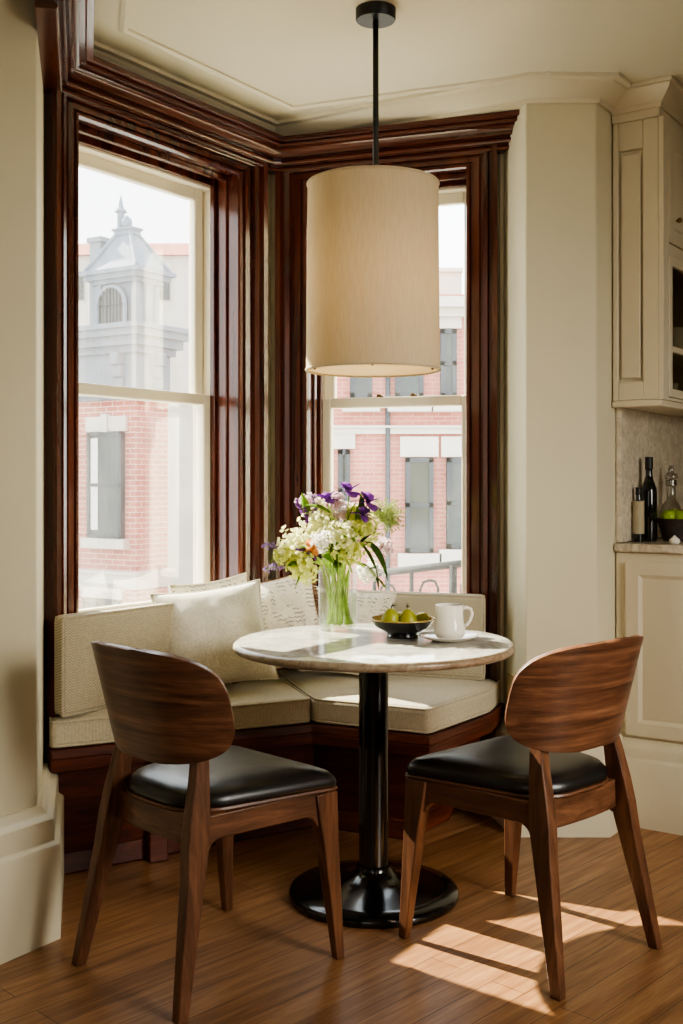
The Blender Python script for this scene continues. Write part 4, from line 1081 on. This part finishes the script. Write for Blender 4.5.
m = MB(); m.box(-.1, 16.1, -.1, 1.35, zy(588), zy(573), FT); m.box(-.16, 16.1, -.16, 1.41, zy(574), zy(571), FT); m.build('stone_band', M['stone'], b1)
far_window(lambda a, b, z: FT(a, b, z), .5, 1.8, zy(690, 29.3), zy(600, 29.3), b1)
far_window(lambda a, b, z: FT(a, b, z), 3.0, 4.2, zy(538, 29.3), zy(432, 29.3), b1)
m = MB(); m.box(.9, 1.1, -.16, -.0, zy(432), zy(414), FT); m.build('keystone', M['stone'], b1)
# white flower urn-like drain head seen low on the brick corner, skipped: unclear
# building far behind
Bk = at(120, 482, 50)
b3 = thing('row_house', 'pale row house with red roof edge behind the slate tower', 'building', (Bk.x, Bk.y, STREET))
zz = lambda y: zy(y, 50)
m = MB(); m.box(at(-420, 0, 50).x, at(200, 0, 50).x, 50, 56, STREET, zz(256)); m.build('wall', M['stone'], b3)
m = MB(); xa, xb = at(-422, 0, 50).x, at(202, 0, 50).x; m.loft([[Vector((x, y, z)) for x, y, z in ((xa, 49.7, zz(256)), (xb, 49.7, zz(256)), (xb, 56, zz(256)), (xa, 56, zz(256)))], [Vector((x, y, z)) for x, y, z in ((xa, 51.5, zz(238)), (xb, 51.5, zz(236)), (xb, 54, zz(236)), (xa, 54, zz(238)))]]); m.build('roof', M['roof_red'], b3)
for a, b in ((-360, -340), (-300, -280), (-240, -220), (-180, -160), (-120, -100), (-60, -40), (0, 18), (48, 58), (70, 84), (160, 170)):
    m = MB(); m.box(at(a, 0, 50).x, at(b, 0, 50).x, 49.9, 50.05, zz(300), zz(272)); m.build('window', M['dark_pane'], b3)

# building across from the right window
D2 = 22.0
z2 = lambda y: zy(y, D2); x2 = lambda p: (p-CX)/FPX*D2
b2 = thing('brick_townhouse', 'pink brick townhouse with stone band outside the right window', 'building', (x2(400), D2, STREET))
F2 = lambda u, d, z: Vector((u, D2+d, z))
m = MB(); m.box(x2(250), x2(560), D2, D2+6, STREET, z2(318)); m.build('wall', M['brick2'], b2)
m = MB(); m.box(x2(246), x2(564), D2-.25, D2, z2(318), z2(310)); m.box(x2(244), x2(566), D2-.45, D2+6, z2(310), z2(300)); m.build('cornice', M['stone'], b2)
m = MB(); m.box(x2(250), x2(560), D2+.5, D2+5, z2(300), z2(290)); m.build('parapet', M['brick2'], b2)
m = MB(); m.box(x2(446), x2(470), D2+1.5, D2+3, z2(300), z2(258)); m.box(x2(445), x2(471), D2+1.4, D2+3.1, z2(258), z2(254)); m.build('chimney', M['stone'], b2)
m = MB(); m.box(x2(250), x2(560), D2-.12, D2, z2(434), z2(428)); m.box(x2(250), x2(560), D2-.18, D2, z2(428), z2(426)); m.build('stone_band', M['stone'], b2)
far_window(F2, x2(405), x2(433), z2(552), z2(458), b2)
far_window(F2, x2(446), x2(470), z2(548), z2(458), b2)
far_window(F2, x2(338), x2(350), z2(530), z2(450), b2)
far_window(F2, x2(395), x2(423), z2(398), z2(330), b2); far_window(F2, x2(440), x2(456), z2(398), z2(330), b2); far_window(F2, x2(350), x2(372), z2(398), z2(330), b2)
m = MB(); m.tube([(x2(387.5), D2-.12, STREET), (x2(387.5), D2-.12, z2(310))], .05, 10); m.build('downpipe', M['dark_frame'], b2, smooth=True)
m = MB(); m.box(x2(250), x2(560), D2-.1, D2, STREET, z2(600)); m.build('plinth', M['stone'], b2)
# iron balcony rail just outside
rl = thing('balcony_railing', 'black iron railing with arched insets outside the right window', 'railing', at(420, 600, 7.2))
ra, rb = at(372, 574, 7.6), at(500, 559, 6.9)
L = lambda s, dz: ra+(rb-ra)*s+Vector((0, 0, dz))
m = MB(); m.tube([L(0, 0), L(1, 0)], .024, 8); m.tube([L(0, -.32), L(1, -.36)], .02, 8); m.build('top_rail', M['iron'], rl, smooth=True)
for s in (.02, .33, .655, .98):
    m = MB(); m.tube([L(s, 0), L(s, -.75)], .014 if s != .655 else .026, 8); m.build('post', M['iron'], rl, smooth=True)
for s0 in (.06, .40, .72):
    m = MB(); m.tube([L(s0, -.75), L(s0, -.14), L(s0+.025, -.095), L(s0+.07, -.085), L(s0+.115, -.095), L(s0+.14, -.14), L(s0+.14, -.75)], .009, 6); m.build('arch_bar', M['iron'], rl, smooth=True)
m = MB(); m.box(min(ra.x, 0)-.2, rb.x+.2, 4.9, 7.7, .05, .12)
struct(m.build('trim_6', M['stone']))
# small foliage mass behind the window glass of the corner building is not built: reflections only

# ------------------------------------------------------------------ light
w = bpy.data.worlds.new('sky'); SC.world = w; w.use_nodes = True; nt = w.node_tree; nt.nodes.clear()
tc = nt.nodes.new('ShaderNodeTexCoord'); sx = nt.nodes.new('ShaderNodeSeparateXYZ'); rp_ = nt.nodes.new('ShaderNodeValToRGB')
bg = nt.nodes.new('ShaderNodeBackground'); ow = nt.nodes.new('ShaderNodeOutputWorld')
nt.links.new(tc.outputs['Generated'], sx.inputs[0]); nt.links.new(sx.outputs['Z'], rp_.inputs['Fac'])
rp_.color_ramp.elements[0].color = (1, .985, .96, 1); rp_.color_ramp.elements[1].color = (.78, .88, 1, 1); rp_.color_ramp.elements[1].position = .8
nt.links.new(rp_.outputs['Color'], bg.inputs[0]); nt.links.new(bg.outputs[0], ow.inputs[0]); bg.inputs[1].default_value = 3.6

def sun(d, e, ang, col):
    l = bpy.data.lights.new('sun', 'SUN'); l.energy = e; l.angle = math.radians(ang); l.color = col
    o = bpy.data.objects.new('sun', l); C.objects.link(o); o.rotation_euler = Vector(d).to_track_quat('-Z', 'Y').to_euler(); o.location = (-5, 9, 8)
EL = math.radians(36)
sun((.78*math.cos(EL), -.62*math.cos(EL), -math.sin(EL)), 16, .6, (1, .92, .74))
def area(name, loc, target, sx_, sy_, e, col):
    l = bpy.data.lights.new(name, 'AREA'); l.shape = 'RECTANGLE'; l.size = sx_; l.size_y = sy_; l.energy = e; l.color = col
    o = bpy.data.objects.new(name, l); C.objects.link(o); o.location = loc
    o.rotation_euler = (Vector(target)-Vector(loc)).to_track_quat('-Z', 'Y').to_euler(); return o
area('room_fill_light', (-.9, -1.6, 1.7), (.7, 3.6, 1.0), 1.8, 1.8, 8, (1, .95, .85))  # added soft fill lamp behind the camera; no window is built there
k_ = area('kitchen_fill_light', (2.7, .6, 1.7), (.5, 3.0, .6), 1.0, 1.4, 10, (1, .95, .85)); k_.data.spread = math.radians(70)  # added fill lamp on the kitchen side; narrow spread spares the left wall
pl_ = bpy.data.lights.new('bulb_light', 'POINT'); pl_.energy = 2.0; pl_.color = (1, .84, .62); pl_.shadow_soft_size = .04
po = bpy.data.objects.new('bulb_light', pl_); C.objects.link(po); po.location = (PX_+.008, PY_, 1.80)

SC.view_settings.view_transform = 'AgX'
SC.view_settings.look = 'AgX - Medium High Contrast'
SC.view_settings.exposure = 0.88
SC.cycles.max_bounces = 10; SC.cycles.diffuse_bounces = 5; SC.cycles.transparent_max_bounces = 24
SC.cycles.sample_clamp_indirect = 6; SC.cycles.use_denoising = True
